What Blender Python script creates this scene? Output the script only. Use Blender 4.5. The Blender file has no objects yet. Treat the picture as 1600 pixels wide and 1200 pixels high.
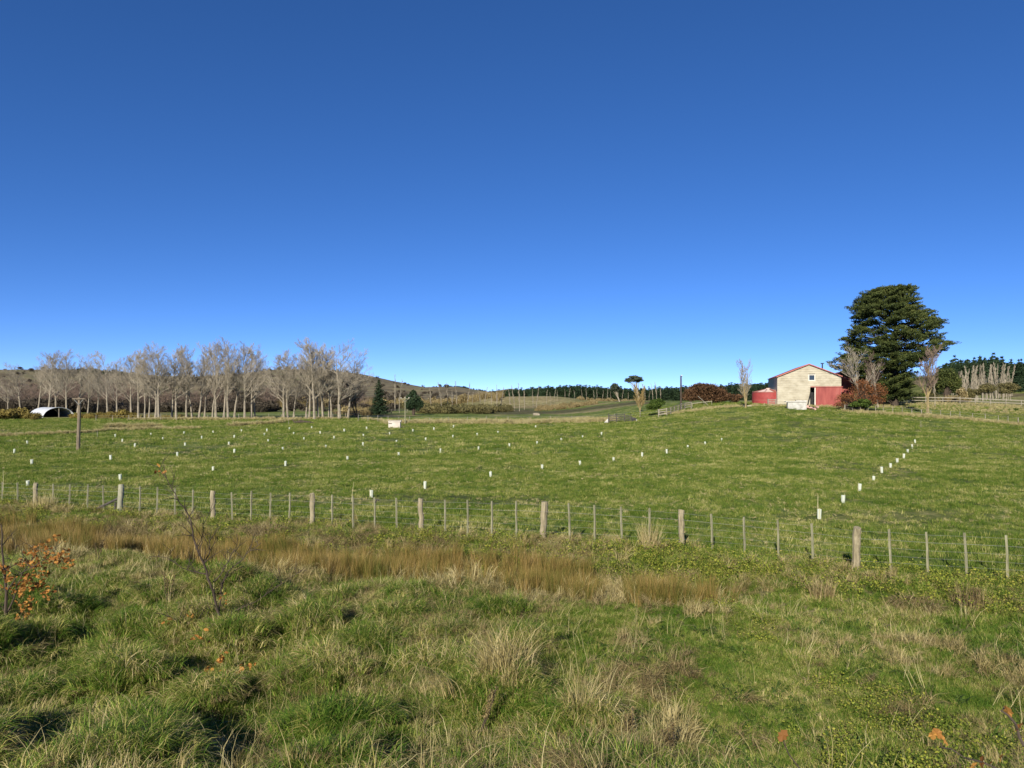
import bpy, math, random
import numpy as np
from mathutils import Vector, Matrix

# ------------------------------------------------------------------ camera, world, sun, exposure
F = 1142.0                      # focal length in pixels of the 1600 px wide photograph
EYE = 5.0                       # eye height above the paddock
HOR = 618.0                     # row of eye level in the photograph
scn = bpy.context.scene
COL = scn.collection
cam_data = bpy.data.cameras.new('camera'); cam = bpy.data.objects.new('camera', cam_data); COL.objects.link(cam)
cam.location = (0, 0, EYE); cam.rotation_euler = (math.radians(90), 0, 0)
cam_data.sensor_width = 36; cam_data.lens = 36 * F / 1600
cam_data.shift_y = (HOR - 600) / 1600
cam_data.clip_start = 0.1; cam_data.clip_end = 8000
scn.camera = cam

SUN_EL = math.radians(27); SUN_AZ = math.radians(197.7)
world = bpy.data.worlds.new('World'); scn.world = world; world.use_nodes = True
wn = world.node_tree; wn.nodes.clear()
wo = wn.nodes.new('ShaderNodeOutputWorld'); wb = wn.nodes.new('ShaderNodeBackground')
sk = wn.nodes.new('ShaderNodeTexSky'); sk.sky_type = 'NISHITA'; sk.sun_disc = False
sk.sun_elevation = SUN_EL; sk.sun_rotation = SUN_AZ
sk.air_density = 0.3; sk.dust_density = 0.0; sk.ozone_density = 2.2; sk.altitude = 0
wb.inputs['Strength'].default_value = 0.124
sg = wn.nodes.new('ShaderNodeGamma'); sg.inputs[1].default_value = 0.80
sh = wn.nodes.new('ShaderNodeHueSaturation'); sh.inputs['Saturation'].default_value = 1.32
sm = wn.nodes.new('ShaderNodeVectorMath'); sm.operation = 'MULTIPLY'; sm.inputs[1].default_value = (0.99, 1.01, 1.25)
wn.links.new(sk.outputs[0], sg.inputs[0]); wn.links.new(sg.outputs[0], sh.inputs['Color']); wn.links.new(sh.outputs[0], sm.inputs[0])
wn.links.new(sm.outputs[0], wb.inputs[0]); wn.links.new(wb.outputs[0], wo.inputs[0])
sd = bpy.data.lights.new('sun', 'SUN'); sd.energy = 5.0; sd.angle = math.radians(0.5); sd.color = (1.0, 0.93, 0.80)
sun = bpy.data.objects.new('sun', sd); COL.objects.link(sun)
sv = Vector((math.sin(SUN_AZ) * math.cos(SUN_EL), math.cos(SUN_AZ) * math.cos(SUN_EL), math.sin(SUN_EL)))
sun.rotation_euler = sv.to_track_quat('Z', 'Y').to_euler(); sun.location = (-30, -60, 60)
scn.view_settings.view_transform = 'Standard'; scn.view_settings.look = 'None'
scn.view_settings.gamma = 1; scn.view_settings.use_curve_mapping = False
scn.view_settings.exposure = 0.66
scn.render.engine = 'CYCLES'
scn.cycles.max_bounces = 6; scn.cycles.diffuse_bounces = 3; scn.cycles.transmission_bounces = 4
scn.cycles.transparent_max_bounces = 4

R = math.radians
rnd = random.Random(5)
nprng = np.random.default_rng(7)

# ------------------------------------------------------------------ noise and terrain height
def _hash(ix, iy, s):
    n = (ix.astype(np.int64) * 374761393 + iy.astype(np.int64) * 668265263 + s * 1274126177) & 0x7fffffff
    n = ((n ^ (n >> 13)) * 1274126177) & 0x7fffffff
    n = (n ^ (n >> 16)) & 0x7fffffff
    return (n % 100003) / 100003.0
def vnoise(x, y, s=0):
    x = np.asarray(x, float); y = np.asarray(y, float)
    ix = np.floor(x); iy = np.floor(y); fx = x - ix; fy = y - iy
    fx = fx * fx * (3 - 2 * fx); fy = fy * fy * (3 - 2 * fy)
    a = _hash(ix, iy, s); b = _hash(ix + 1, iy, s); c = _hash(ix, iy + 1, s); d = _hash(ix + 1, iy + 1, s)
    return a + (b - a) * fx + (c - a) * fy + (a - b - c + d) * fx * fy
def fbm(x, y, s=0, o=4):
    v = 0; a = 0.5; t = 0
    for k in range(o):
        v = v + a * vnoise(x * 2 ** k + 17 * k, y * 2 ** k - 31 * k, s + k); t += a; a *= 0.5
    return v / t
def sst(a, b, t):
    t = np.clip((t - a) / (b - a), 0, 1); return t * t * (3 - 2 * t)

FX = np.array([-60, -40, -23.2, -16.5, -7.6, -3.3, 1.07, 5.5, 9.8, 13.6, 24, 40])
FY = np.array([47, 39.5, 33.2, 30.9, 28.0, 26.4, 24.9, 23.8, 20.8, 19.4, 15.5, 9.0])
def fence_y(x): return np.interp(x, FX, FY)
CP = [(-900, 600), (-400, 592), (-200, 586), (0, 582), (50, 585), (100, 582), (130, 577), (180, 581), (250, 588), (330, 590),
      (400, 584), (470, 577), (520, 578), (560, 583), (600, 591), (640, 600), (680, 607), (720, 605), (760, 611), (800, 614),
      (900, 617), (1200, 617), (1500, 610), (2000, 600), (2600, 600)]
RX = np.array([(p - 800) / F * 1300 for p, _ in CP]); RZ = np.array([EYE + (HOR - q) / F * 1300 for _, q in CP])
_mr = random.Random(31); MOUNDS = []
for _ in range(900):
    my = _mr.uniform(8.2, 17.5); mx = _mr.uniform(-.78 * my - 1, .06 * my - .5 + (1.2 if my < 11 else 0))
    if fence_y(mx) - my < 6.8: continue
    if all((mx - a) ** 2 + (my - b) ** 2 > (1.25 + .35 * _mr.random()) ** 2 for a, b, _, _ in MOUNDS): MOUNDS.append((mx, my, _mr.uniform(.42, .72), _mr.uniform(.22, .55) * (1 if mx < -.22 * my else .6)))
def mounds(x, y):
    z = np.zeros(np.shape(x) if np.ndim(x) else np.shape(y)); x = np.asarray(x, float) + z; y = np.asarray(y, float) + z
    for a, b, r_, q in MOUNDS:
        z = np.maximum(z, q * np.exp(-(((x - a) ** 2 + ((y - b) * 1.1) ** 2) / r_ ** 2) ** 2))
    return z
def H(x, y):
    x = np.asarray(x, float); y = np.asarray(y, float)
    z = 0.16 * (fbm(x / 9, y / 9, 3, 3) - 0.5) * sst(14, 30, y)
    z = z + 3.3 * (1 - sst(0.5, 11.0 + 0 * x, y))                                   # road bank under the camera
    d = fence_y(x) - y
    z = z - 0.5 * np.exp(-((d - 4.8) / 1.7) ** 2) * (1 - 0.8 * sst(3, 9, x))         # ditch
    fore = sst(4, 8, d) * sst(6.5, 9, y); z = z + mounds(x, y)
    lump = (fbm(x / 1.7, y / 1.7, 11, 2) - 0.45)
    z = z + fore * lump * (0.45 * (1 - sst(-4, 3, x)) + 0.30)
    z = z + 0.05 * (fbm(x / 0.6, y / 0.6, 21, 2) - 0.5) * (1 - sst(40, 60, y))
    z = z + 0.12 * np.exp(-((d - 1.0) / 0.9) ** 2) * (fbm(x / 1.2, y / 1.2, 5, 2) + 0.2)
    # knoll that carries the barn
    y0 = 84 + np.clip(x - 45, -20, 140) * 0.62
    k = sst(13, 46, x + 0.05 * (y - 135)) * sst(0, 1, (y - y0) / 56.0)
    z = z + 3.35 * k * (1 - 0.45 * sst(230, 330, y)) + 0.25 * k * (fbm(x / 8, y / 8, 40, 3) - 0.5)
    # dry hillock, right wooded hill
    z = z + 4.6 * np.exp(-(np.abs((x - 4) / 25.0) ** 3)) * np.exp(-((y - 310) / 32.0) ** 2)
    z = z + 20 * np.exp(-((x - 300) / 95.0) ** 2 - ((y - 430) / 80.0) ** 2)
    z = z + 6 * np.exp(-((x - 225) / 22.0) ** 2 - ((y - 285) / 28.0) ** 2)
    z = z + 3.0 * sst(-180, -60, -x) * 0 
    # far ridge
    rz = np.interp(x * 1300 / np.maximum(y, 1300) , RX, RZ)
    up = sst(560, 1300, y) ** 1.2; dn = 1 - 0.35 * sst(1350, 2600, y)
    er = (fbm(x / 130, y / 260, 60, 4) - 0.5)
    z = z + rz * up * dn + er * 34 * up * (1 - sst(1000, 1290, y)) + er * 5 * up
    z = z + 9 * np.exp(-((y - 800) / 90.0) ** 2) * (1 - sst(-180, 60, x)) * fbm(x / 90, y / 90, 71, 3)
    return z
def h(x, y): return float(H(x, y))
_d = np.concatenate([np.arange(2, 60, 0.05), np.arange(60, 700, 0.5)])
def hit(px, py, dmin=2.0):
    """point of the ground seen at a pixel of the photograph"""
    ux = (px - 800) / F; uz = (HOR - py) / F
    d = _d[_d >= dmin]
    g = EYE + uz * d - H(ux * d, d)
    i = int(np.argmax(g < 0))
    if g[i] >= 0: i = len(d) - 1
    dd = d[i]; return Vector((ux * dd, dd, h(ux * dd, dd)))
def at(px, depth): x = (px - 800) / F * depth; return Vector((x, depth, h(x, depth)))
def zpix(py, depth): return EYE + (HOR - py) / F * depth
def ppm(depth): return depth / F          # metres per photo pixel

# ------------------------------------------------------------------ materials
MATS = {}
def ramp(nt, stops, fac):
    r = nt.nodes.new('ShaderNodeValToRGB'); e = r.color_ramp.elements
    while len(e) < len(stops): e.new(0.5)
    for i, (p, c) in enumerate(stops): e[i].position = p; e[i].color = (*c, 1)
    nt.links.new(fac, r.inputs[0]); return r.outputs[0]
def math_n(nt, op, a, b=None, clamp=False):
    m = nt.nodes.new('ShaderNodeMath'); m.operation = op; m.use_clamp = clamp
    for i, v in enumerate((a, b)):
        if v is None: continue
        if isinstance(v, (int, float)): m.inputs[i].default_value = v
        else: nt.links.new(v, m.inputs[i])
    return m.outputs[0]
def noise_n(nt, vec, scale, detail=3, rough=0.6):
    n = nt.nodes.new('ShaderNodeTexNoise'); n.inputs['Scale'].default_value = scale; n.inputs['Detail'].default_value = detail
    n.inputs['Roughness'].default_value = rough; nt.links.new(vec, n.inputs['Vector']); return n.outputs[0]
def pos_n(nt, stretch=(1, 1, 1)):
    g = nt.nodes.new('ShaderNodeNewGeometry'); m = nt.nodes.new('ShaderNodeVectorMath'); m.operation = 'MULTIPLY'
    m.inputs[1].default_value = stretch; nt.links.new(g.outputs['Position'], m.inputs[0]); return m.outputs[0]
def new_mat(name):
    m = bpy.data.materials.new(name); m.use_nodes = True; nt = m.node_tree
    p = nt.nodes['Principled BSDF']; return m, nt, p
def mat_surf(name, c1, c2, scale=3, rough=0.8, bump=0.3, stretch=(1, 1, 1), metal=0, c3=None, local=False, spec=0.3, bscale=None):
    m, nt, p = new_mat(name)
    if local:
        tc = nt.nodes.new('ShaderNodeTexCoord'); mm = nt.nodes.new('ShaderNodeVectorMath'); mm.operation = 'MULTIPLY'
        mm.inputs[1].default_value = stretch; nt.links.new(tc.outputs['Object'], mm.inputs[0]); v = mm.outputs[0]
    else: v = pos_n(nt, stretch)
    f = noise_n(nt, v, scale, 6, 0.65)
    st = [(0.3, c1), (0.7, c2)] if c3 is None else [(0.3, c1), (0.52, c2), (0.72, c3)]
    nt.links.new(ramp(nt, st, f), p.inputs['Base Color'])
    p.inputs['Roughness'].default_value = rough; p.inputs['Metallic'].default_value = metal
    p.inputs['Specular IOR Level'].default_value = spec
    if bump:
        b = nt.nodes.new('ShaderNodeBump'); b.inputs['Strength'].default_value = bump; b.inputs['Distance'].default_value = 0.03
        nt.links.new(noise_n(nt, v, bscale or scale * 5, 4, 0.7), b.inputs['Height']); nt.links.new(b.outputs[0], p.inputs['Normal'])
    return m
def mat_leaf(name, stops, w=(0.5, 0.35, 0.2), scales=(0.25, 1.6), trans=0.3, rough=0.6, spec=0.12):
    """thin vegetation: colour from a per-blade value, patches in the place, and a random value per plant"""
    m, nt, p = new_mat(name)
    a = nt.nodes.new('ShaderNodeAttribute'); a.attribute_name = 'tint'
    v = pos_n(nt); n1 = noise_n(nt, v, scales[0], 3, 0.6); n2 = noise_n(nt, v, scales[1], 3, 0.6)
    oi = nt.nodes.new('ShaderNodeObjectInfo')
    f = math_n(nt, 'MULTIPLY', a.outputs['Fac'], w[0])
    nn = math_n(nt, 'ADD', math_n(nt, 'MULTIPLY', n1, 0.6), math_n(nt, 'MULTIPLY', n2, 0.4))
    nn = math_n(nt, 'MULTIPLY', math_n(nt, 'SUBTRACT', nn, 0.5), 3.2 * w[1])
    f = math_n(nt, 'ADD', f, math_n(nt, 'ADD', nn, w[1] * 0.5))
    f = math_n(nt, 'ADD', f, math_n(nt, 'MULTIPLY', oi.outputs['Random'], w[2]), clamp=True)
    c = ramp(nt, stops, f)
    nt.links.new(c, p.inputs['Base Color']); p.inputs['Roughness'].default_value = rough
    p.inputs['Specular IOR Level'].default_value = spec
    tr = nt.nodes.new('ShaderNodeBsdfTranslucent'); nt.links.new(c, tr.inputs[0])
    mx = nt.nodes.new('ShaderNodeMixShader'); mx.inputs[0].default_value = trans
    nt.links.new(p.outputs[0], mx.inputs[1]); nt.links.new(tr.outputs[0], mx.inputs[2])
    nt.links.new(mx.outputs[0], nt.nodes['Material Output'].inputs['Surface'])
    return m

G_DK = (0.030, 0.062, 0.014); G_MD = (0.062, 0.118, 0.022); G_LT = (0.115, 0.165, 0.035); G_YL = (0.20, 0.20, 0.06)
STRAW = (0.34, 0.27, 0.14); BROWN = (0.14, 0.09, 0.045)
M = {}
M['pasture'] = mat_leaf('pasture', [(0.0, (0.028, 0.066, 0.008)), (0.34, (0.070, 0.126, 0.014)), (0.60, (0.145, 0.195, 0.030)), (0.80, (0.30, 0.29, 0.08)), (1, (0.60, 0.52, 0.25))], (0.45, 0.50, 0.30), (0.25, 1.4), 0.28)
M['lush'] = mat_leaf('lush_grass', [(0.0, (0.028, 0.072, 0.009)), (0.38, (0.082, 0.160, 0.018)), (0.64, (0.180, 0.245, 0.036)), (0.83, (0.40, 0.36, 0.11)), (1, (0.62, 0.51, 0.26))], (0.52, 0.52, 0.24), (0.45, 1.7), 0.3)
M['tussock'] = mat_leaf('tussock_grass', [(0.0, (0.020, 0.058, 0.007)), (0.38, (0.070, 0.150, 0.014)), (0.64, (0.175, 0.240, 0.036)), (0.84, (0.45, 0.38, 0.12)), (1, (0.66, 0.54, 0.28))], (0.55, 0.48, 0.28), (0.5, 1.9), 0.28)
M['straw'] = mat_leaf('straw', [(0.0, (0.13, 0.10, 0.035)), (0.35, (0.29, 0.235, 0.095)), (0.7, (0.48, 0.40, 0.19)), (1, (0.62, 0.53, 0.31))], (0.6, 0.3, 0.2), (0.5, 2.0), 0.25)
M['rush'] = mat_leaf('rush', [(0.0, (0.045, 0.075, 0.012)), (0.32, (0.115, 0.125, 0.026)), (0.60, (0.23, 0.16, 0.045)), (0.8, (0.34, 0.225, 0.08)), (1, (0.43, 0.33, 0.155))], (0.55, 0.42, 0.22), (0.6, 1.6), 0.2)
M['creeper'] = mat_leaf('creeper', [(0.0, (0.030, 0.058, 0.010)), (0.3, (0.09, 0.135, 0.018)), (0.55, (0.19, 0.235, 0.035)), (0.8, (0.34, 0.34, 0.05)), (1, (0.36, 0.27, 0.11))], (0.7, 0.25, 0.15), (0.5, 1.5), 0.3)
M['dead'] = mat_leaf('dead_growth', [(0.0, (0.06, 0.044, 0.02)), (0.4, (0.18, 0.135, 0.06)), (0.75, (0.33, 0.265, 0.125)), (1, (0.46, 0.385, 0.21))], (0.65, 0.25, 0.2), (0.6, 2.0), 0.15)
M['orange'] = mat_leaf('autumn_leaf', [(0.0, (0.15, 0.065, 0.02)), (0.35, (0.34, 0.15, 0.04)), (0.7, (0.50, 0.25, 0.06)), (1, (0.58, 0.40, 0.08))], (0.9, 0.08, 0.0), (2, 6), 0.35)
M['orangefar'] = mat_leaf('russet_leaf', [(0.0, (0.10, 0.045, 0.02)), (0.4, (0.20, 0.085, 0.035)), (0.75, (0.33, 0.14, 0.06)), (1, (0.36, 0.22, 0.09))], (0.6, 0.3, 0.0), (0.4, 1), 0.3)
M['copper'] = mat_leaf('copper_leaf', [(0.0, (0.035, 0.02, 0.012)), (0.4, (0.10, 0.055, 0.028)), (0.75, (0.18, 0.10, 0.05)), (1, (0.15, 0.13, 0.05))], (0.6, 0.3, 0.0), (0.2, 0.8), 0.2)
M['cypress'] = mat_leaf('cypress_leaf', [(0.0, (0.02, 0.032, 0.012)), (0.4, (0.048, 0.064, 0.018)), (0.75, (0.09, 0.104, 0.028)), (1, (0.15, 0.145, 0.045))], (0.6, 0.35, 0.0), (0.15, 0.7), 0.1, 0.6)
M['pine'] = mat_leaf('pine_needle', [(0.0, (0.012, 0.026, 0.014)), (0.5, (0.026, 0.046, 0.022)), (1, (0.05, 0.075, 0.03))], (0.6, 0.2, 0.2), (0.05, 0.3), 0.1, 0.6)
M['bush'] = mat_leaf('bush_leaf', [(0.0, (0.03, 0.055, 0.012)), (0.5, (0.065, 0.105, 0.02)), (1, (0.12, 0.16, 0.03))], (0.7, 0.2, 0.1), (0.3, 1), 0.2)
M['gum'] = mat_leaf('gum_leaf', [(0.0, (0.035, 0.045, 0.03)), (0.5, (0.07, 0.09, 0.06)), (1, (0.12, 0.135, 0.09))], (0.7, 0.2, 0.1), (0.3, 1), 0.2)
M['olive'] = mat_leaf('olive_scrub', [(0.0, (0.03, 0.032, 0.015)), (0.4, (0.085, 0.08, 0.035)), (0.75, (0.15, 0.13, 0.05)), (1, (0.22, 0.19, 0.09))], (0.55, 0.3, 0.25), (0.06, 0.4), 0.15)
M['yellow'] = mat_leaf('yellow_scrub', [(0.0, (0.07, 0.06, 0.02)), (0.4, (0.20, 0.16, 0.045)), (0.75, (0.34, 0.26, 0.07)), (1, (0.42, 0.33, 0.12))], (0.6, 0.25, 0.15), (0.1, 0.5), 0.25)
M['scrubdark'] = mat_leaf('dark_scrub', [(0.0, (0.025, 0.022, 0.016)), (0.5, (0.06, 0.05, 0.035)), (1, (0.12, 0.095, 0.07))], (0.6, 0.25, 0.2), (0.06, 0.4), 0.1)
M['bark'] = mat_surf('pale_bark', (0.17, 0.145, 0.105), (0.33, 0.285, 0.215), 2.5, 0.9, 0.2)
M['twig'] = mat_surf('twig_bark', (0.22, 0.19, 0.14), (0.38, 0.33, 0.25), 0.4, 0.9, 0)
M['twigred'] = mat_surf('reddish_twig', (0.16, 0.11, 0.09), (0.27, 0.20, 0.15), 0.3, 0.9, 0)
M['twigyel'] = mat_surf('yellow_twig', (0.20, 0.145, 0.05), (0.33, 0.235, 0.095), 0.6, 0.9, 0)
M['darkbark'] = mat_surf('dark_bark', (0.03, 0.023, 0.017), (0.085, 0.062, 0.045), 4, 0.9, 0.2)
M['lichen'] = mat_surf('lichen_bark', (0.15, 0.125, 0.075), (0.31, 0.235, 0.10), 1.2, 0.9, 0.1)
M['postwood'] = mat_surf('weathered_post', (0.12, 0.10, 0.06), (0.27, 0.23, 0.145), 6, 0.9, 0.5, (3, 3, 0.35), c3=(0.36, 0.315, 0.21))
M['batten'] = mat_surf('grey_batten', (0.13, 0.125, 0.075), (0.23, 0.22, 0.135), 5, 0.9, 0.4, (3, 3, 0.4), c3=(0.32, 0.305, 0.20))
M['greenpost'] = mat_surf('treated_round_post', (0.18, 0.175, 0.12), (0.33, 0.32, 0.23), 5, 0.9, 0.3, (3, 3, 0.3))
M['rail'] = mat_surf('pale_rail', (0.17, 0.15, 0.115), (0.30, 0.27, 0.21), 2, 0.9, 0.2)
M['darkwood'] = mat_surf('dark_timber', (0.03, 0.028, 0.025), (0.09, 0.08, 0.07), 3, 0.9, 0.2)
M['wire'] = mat_surf('galvanised_wire', (0.22, 0.22, 0.20), (0.34, 0.34, 0.31), 3, 0.6, 0, metal=0.2)
M['guard'] = mat_leaf('tree_guard_plastic', [(0.0, (0.62, 0.66, 0.54)), (1, (0.78, 0.80, 0.70))], (0.5, 0.2, 0.3), (1, 3), 0.35, 0.5, 0.4)
M['stake'] = mat_surf('bamboo', (0.36, 0.32, 0.17), (0.5, 0.45, 0.26), 4, 0.8, 0)

def soil_mat():
    m, nt, p = new_mat('paddock_ground')
    v = pos_n(nt)
    a = nt.nodes.new('ShaderNodeVertexColor'); a.layer_name = 'zone'
    n1 = noise_n(nt, v, 0.16, 5, 0.65); n2 = noise_n(nt, v, 2.2, 5, 0.7)
    n3 = noise_n(nt, v, 0.7, 4, 0.6)
    n = math_n(nt, 'ADD', math_n(nt, 'MULTIPLY', n1, 0.30), math_n(nt, 'MULTIPLY', n2, 0.35)); n = math_n(nt, 'ADD', n, math_n(nt, 'MULTIPLY', n3, 0.35))
    g = ramp(nt, [(0.39, (0.026, 0.056, 0.008)), (0.47, (0.064, 0.112, 0.014)), (0.54, (0.135, 0.175, 0.030)), (0.61, (0.36, 0.33, 0.13))], n)
    d = ramp(nt, [(0.34, (0.10, 0.08, 0.038)), (0.5, (0.24, 0.195, 0.10)), (0.66, (0.42, 0.35, 0.21))], n)
    b = ramp(nt, [(0.34, (0.035, 0.03, 0.018)), (0.5, (0.075, 0.06, 0.035)), (0.66, (0.15, 0.115, 0.07))], n)
    sp = nt.nodes.new('ShaderNodeSeparateColor'); nt.links.new(a.outputs['Color'], sp.inputs[0])
    def mix(f, x, y):
        q = nt.nodes.new('ShaderNodeMix'); q.data_type = 'RGBA'; nt.links.new(f, q.inputs[0]); nt.links.new(x, q.inputs[6]); nt.links.new(y, q.inputs[7]); return q.outputs[2]
    c = mix(sp.outputs[0], g, d); c = mix(sp.outputs[1], c, b)
    nt.links.new(c, p.inputs['Base Color']); p.inputs['Roughness'].default_value = 0.95; p.inputs['Specular IOR Level'].default_value = 0.1
    bp = nt.nodes.new('ShaderNodeBump'); bp.inputs['Strength'].default_value = 0.8; bp.inputs['Distance'].default_value = 0.12
    nt.links.new(noise_n(nt, v, 3.5, 6, 0.75), bp.inputs['Height']); nt.links.new(bp.outputs[0], p.inputs['Normal'])
    return m
def hill_mat():
    m, nt, p = new_mat('hill_grass')
    v = pos_n(nt)
    n1 = noise_n(nt, v, 0.006, 6, 0.65); n2 = noise_n(nt, v, 0.05, 6, 0.7)
    n = math_n(nt, 'ADD', math_n(nt, 'MULTIPLY', n1, 0.5), math_n(nt, 'MULTIPLY', n2, 0.5))
    c = ramp(nt, [(0.40, (0.06, 0.052, 0.034)), (0.46, (0.12, 0.10, 0.062)), (0.51, (0.19, 0.155, 0.095)), (0.56, (0.14, 0.14, 0.07)), (0.60, (0.24, 0.20, 0.13)), (0.66, (0.36, 0.30, 0.21))], n)
    nt.links.new(c, p.inputs['Base Color']); p.inputs['Roughness'].default_value = 0.95; p.inputs['Specular IOR Level'].default_value = 0.1
    bp = nt.nodes.new('ShaderNodeBump'); bp.inputs['Strength'].default_value = 1; bp.inputs['Distance'].default_value = 6
    nt.links.new(noise_n(nt, v, 0.03, 6, 0.7), bp.inputs['Height']); nt.links.new(bp.outputs[0], p.inputs['Normal'])
    return m
M['strawpale'] = mat_leaf('pale_straw', [(0.0, (0.28, 0.235, 0.10)), (0.5, (0.44, 0.38, 0.18)), (1, (0.58, 0.51, 0.29))], (0.6, 0.3, 0.2), (0.5, 2.0), 0.25)
M['soil'] = soil_mat(); M['hill'] = hill_mat()

# ------------------------------------------------------------------ mesh helpers
def tag(o, label=None, cat=None, group=None, kind=None):
    if label: o['label'] = label
    if cat: o['category'] = cat
    if group: o['group'] = group
    if kind: o['kind'] = kind
    return o
def link(name, me, parent=None):
    o = bpy.data.objects.new(name, me); COL.objects.link(o)
    if parent: o.parent = parent
    return o
def empty(name, loc=(0, 0, 0), rz=0):
    o = bpy.data.objects.new(name, None); COL.objects.link(o); o.location = loc; o.rotation_euler = (0, 0, rz)
    o.empty_display_size = 0.3; return o
def mesh_np(name, V, Fc, mat, tint=None, smooth=False):
    V = np.asarray(V, np.float32); Fc = np.asarray(Fc, np.int32); k = Fc.shape[1]
    me = bpy.data.meshes.new(name); me.vertices.add(len(V)); me.vertices.foreach_set('co', V.ravel())
    me.loops.add(Fc.size); me.loops.foreach_set('vertex_index', Fc.ravel())
    me.polygons.add(len(Fc)); me.polygons.foreach_set('loop_start', np.arange(0, Fc.size, k, dtype=np.int32))
    me.polygons.foreach_set('loop_total', np.full(len(Fc), k, np.int32))
    if tint is not None:
        a = me.attributes.new('tint', 'FLOAT', 'POINT'); a.data.foreach_set('value', np.asarray(tint, np.float32))
    me.update(calc_edges=True)
    if smooth: me.polygons.foreach_set('use_smooth', np.ones(len(Fc), bool))
    me.materials.append(mat); return me
class MB:
    def __init__(s): s.v = []; s.f = []
    def box(s, c, d, rz=0.0, rx=0.0, ry=0.0):
        m = Matrix.Translation(c) @ Matrix.Rotation(rz, 4, 'Z') @ Matrix.Rotation(ry, 4, 'Y') @ Matrix.Rotation(rx, 4, 'X')
        n = len(s.v)
        for x in (-1, 1):
            for y in (-1, 1):
                for z in (-1, 1): s.v.append(tuple(m @ Vector((x * d[0] / 2, y * d[1] / 2, z * d[2] / 2))))
        for q in ((0, 1, 3, 2), (4, 6, 7, 5), (0, 4, 5, 1), (2, 3, 7, 6), (0, 2, 6, 4), (1, 5, 7, 3)): s.f.append(tuple(n + i for i in q))
        return s
    def tube(s, pts, rad, sides=6, cap=False):
        n0 = len(s.v); pts = [Vector(p) for p in pts]; w = (pts[-1] - pts[0]); ref = Vector((0, 1, 0)) if w.length < 1e-6 or abs(w.z) > 0.6 * w.length else Vector((0, 0, 1))
        if len(pts) > 2 and w.length < 1e-6: ref = Vector((0, 1, 0))
        for i, p in enumerate(pts):
            d = (pts[min(i + 1, len(pts) - 1)] - pts[max(i - 1, 0)])
            if d.length < 1e-6: d = Vector((0, 0, 1))
            d.normalize(); a = ref.cross(d)
            a = a.normalized() if a.length > 1e-4 else d.orthogonal().normalized()
            b = d.cross(a); r = rad[i] if hasattr(rad, '__len__') else rad
            for k in range(sides):
                t = 2 * math.pi * k / sides; s.v.append(tuple(p + (a * math.cos(t) + b * math.sin(t)) * r))
        for i in range(len(pts) - 1):
            for k in range(sides):
                k2 = (k + 1) % sides; s.f.append((n0 + i * sides + k, n0 + i * sides + k2, n0 + (i + 1) * sides + k2, n0 + (i + 1) * sides + k))
        if cap:
            s.f.append(tuple(n0 + k for k in reversed(range(sides)))); s.f.append(tuple(n0 + (len(pts) - 1) * sides + k for k in range(sides)))
        return s
    def cone(s, p, q, r):
        n = len(s.v); p = Vector(p); q = Vector(q); d = (q - p).normalized(); a = d.orthogonal().normalized(); b = d.cross(a)
        for k in range(3):
            t = 2.0944 * k; s.v.append(tuple(p + (a * math.cos(t) + b * math.sin(t)) * r))
        s.v.append(tuple(q))
        s.f += [(n, n + 1, n + 3), (n + 1, n + 2, n + 3), (n + 2, n, n + 3)]
    def poly(s, pts):
        n = len(s.v); s.v += [tuple(p) for p in pts]; s.f.append(tuple(range(n, n + len(pts)))); return s
    def prism(s, pts, off):
        """closed outline pushed along off"""
        n = len(s.v); off = Vector(off); k = len(pts); s.v += [tuple(Vector(p)) for p in pts] + [tuple(Vector(p) + off) for p in pts]
        s.f.append(tuple(range(n, n + k))); s.f.append(tuple(reversed(range(n + k, n + 2 * k))))
        for i in range(k): j = (i + 1) % k; s.f.append((n + i, n + k + i, n + k + j, n + j))
        return s
    def mesh(s, name, mat, smooth=False):
        me = bpy.data.meshes.new(name); me.from_pydata(s.v, [], s.f); me.update(); me.materials.append(mat)
        if smooth: me.polygons.foreach_set('use_smooth', [True] * len(me.polygons))
        return me
    def build(s, name, mat, parent=None, smooth=False): return link(name, s.mesh(name, mat, smooth), parent)
def copy_tree(src, loc, rz=0, scale=None, label=None, group=None, cat=None):
    c = src.copy(); COL.objects.link(c); c.location = loc; c.rotation_euler = (0, 0, rz)
    if scale is not None: c.scale = scale if hasattr(scale, '__len__') else (scale,) * 3
    if label: c['label'] = label
    if group: c['group'] = group
    if cat: c['category'] = cat
    for ch in list(src.children):
        d = ch.copy(); COL.objects.link(d); d.parent = c
        for g in list(ch.children):
            e = g.copy(); COL.objects.link(e); e.parent = d
    return c
ORD = ['first', 'second', 'third', 'fourth', 'fifth', 'sixth', 'seventh', 'eighth', 'ninth', 'tenth', 'eleventh', 'twelfth', 'thirteenth',
       'fourteenth', 'fifteenth', 'sixteenth', 'seventeenth', 'eighteenth', 'nineteenth', 'twentieth']
def ordn(i):
    if i < 20: return ORD[i]
    t = ['', '', 'twenty', 'thirty', 'forty', 'fifty', 'sixty'][(i + 1) // 10]
    if (i + 1) % 10 == 0: return {'thirty': 'thirtieth', 'forty': 'fortieth', 'fifty': 'fiftieth', 'sixty': 'sixtieth'}[t]
    return t + '-' + ORD[(i + 1) % 10 - 1]

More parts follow.
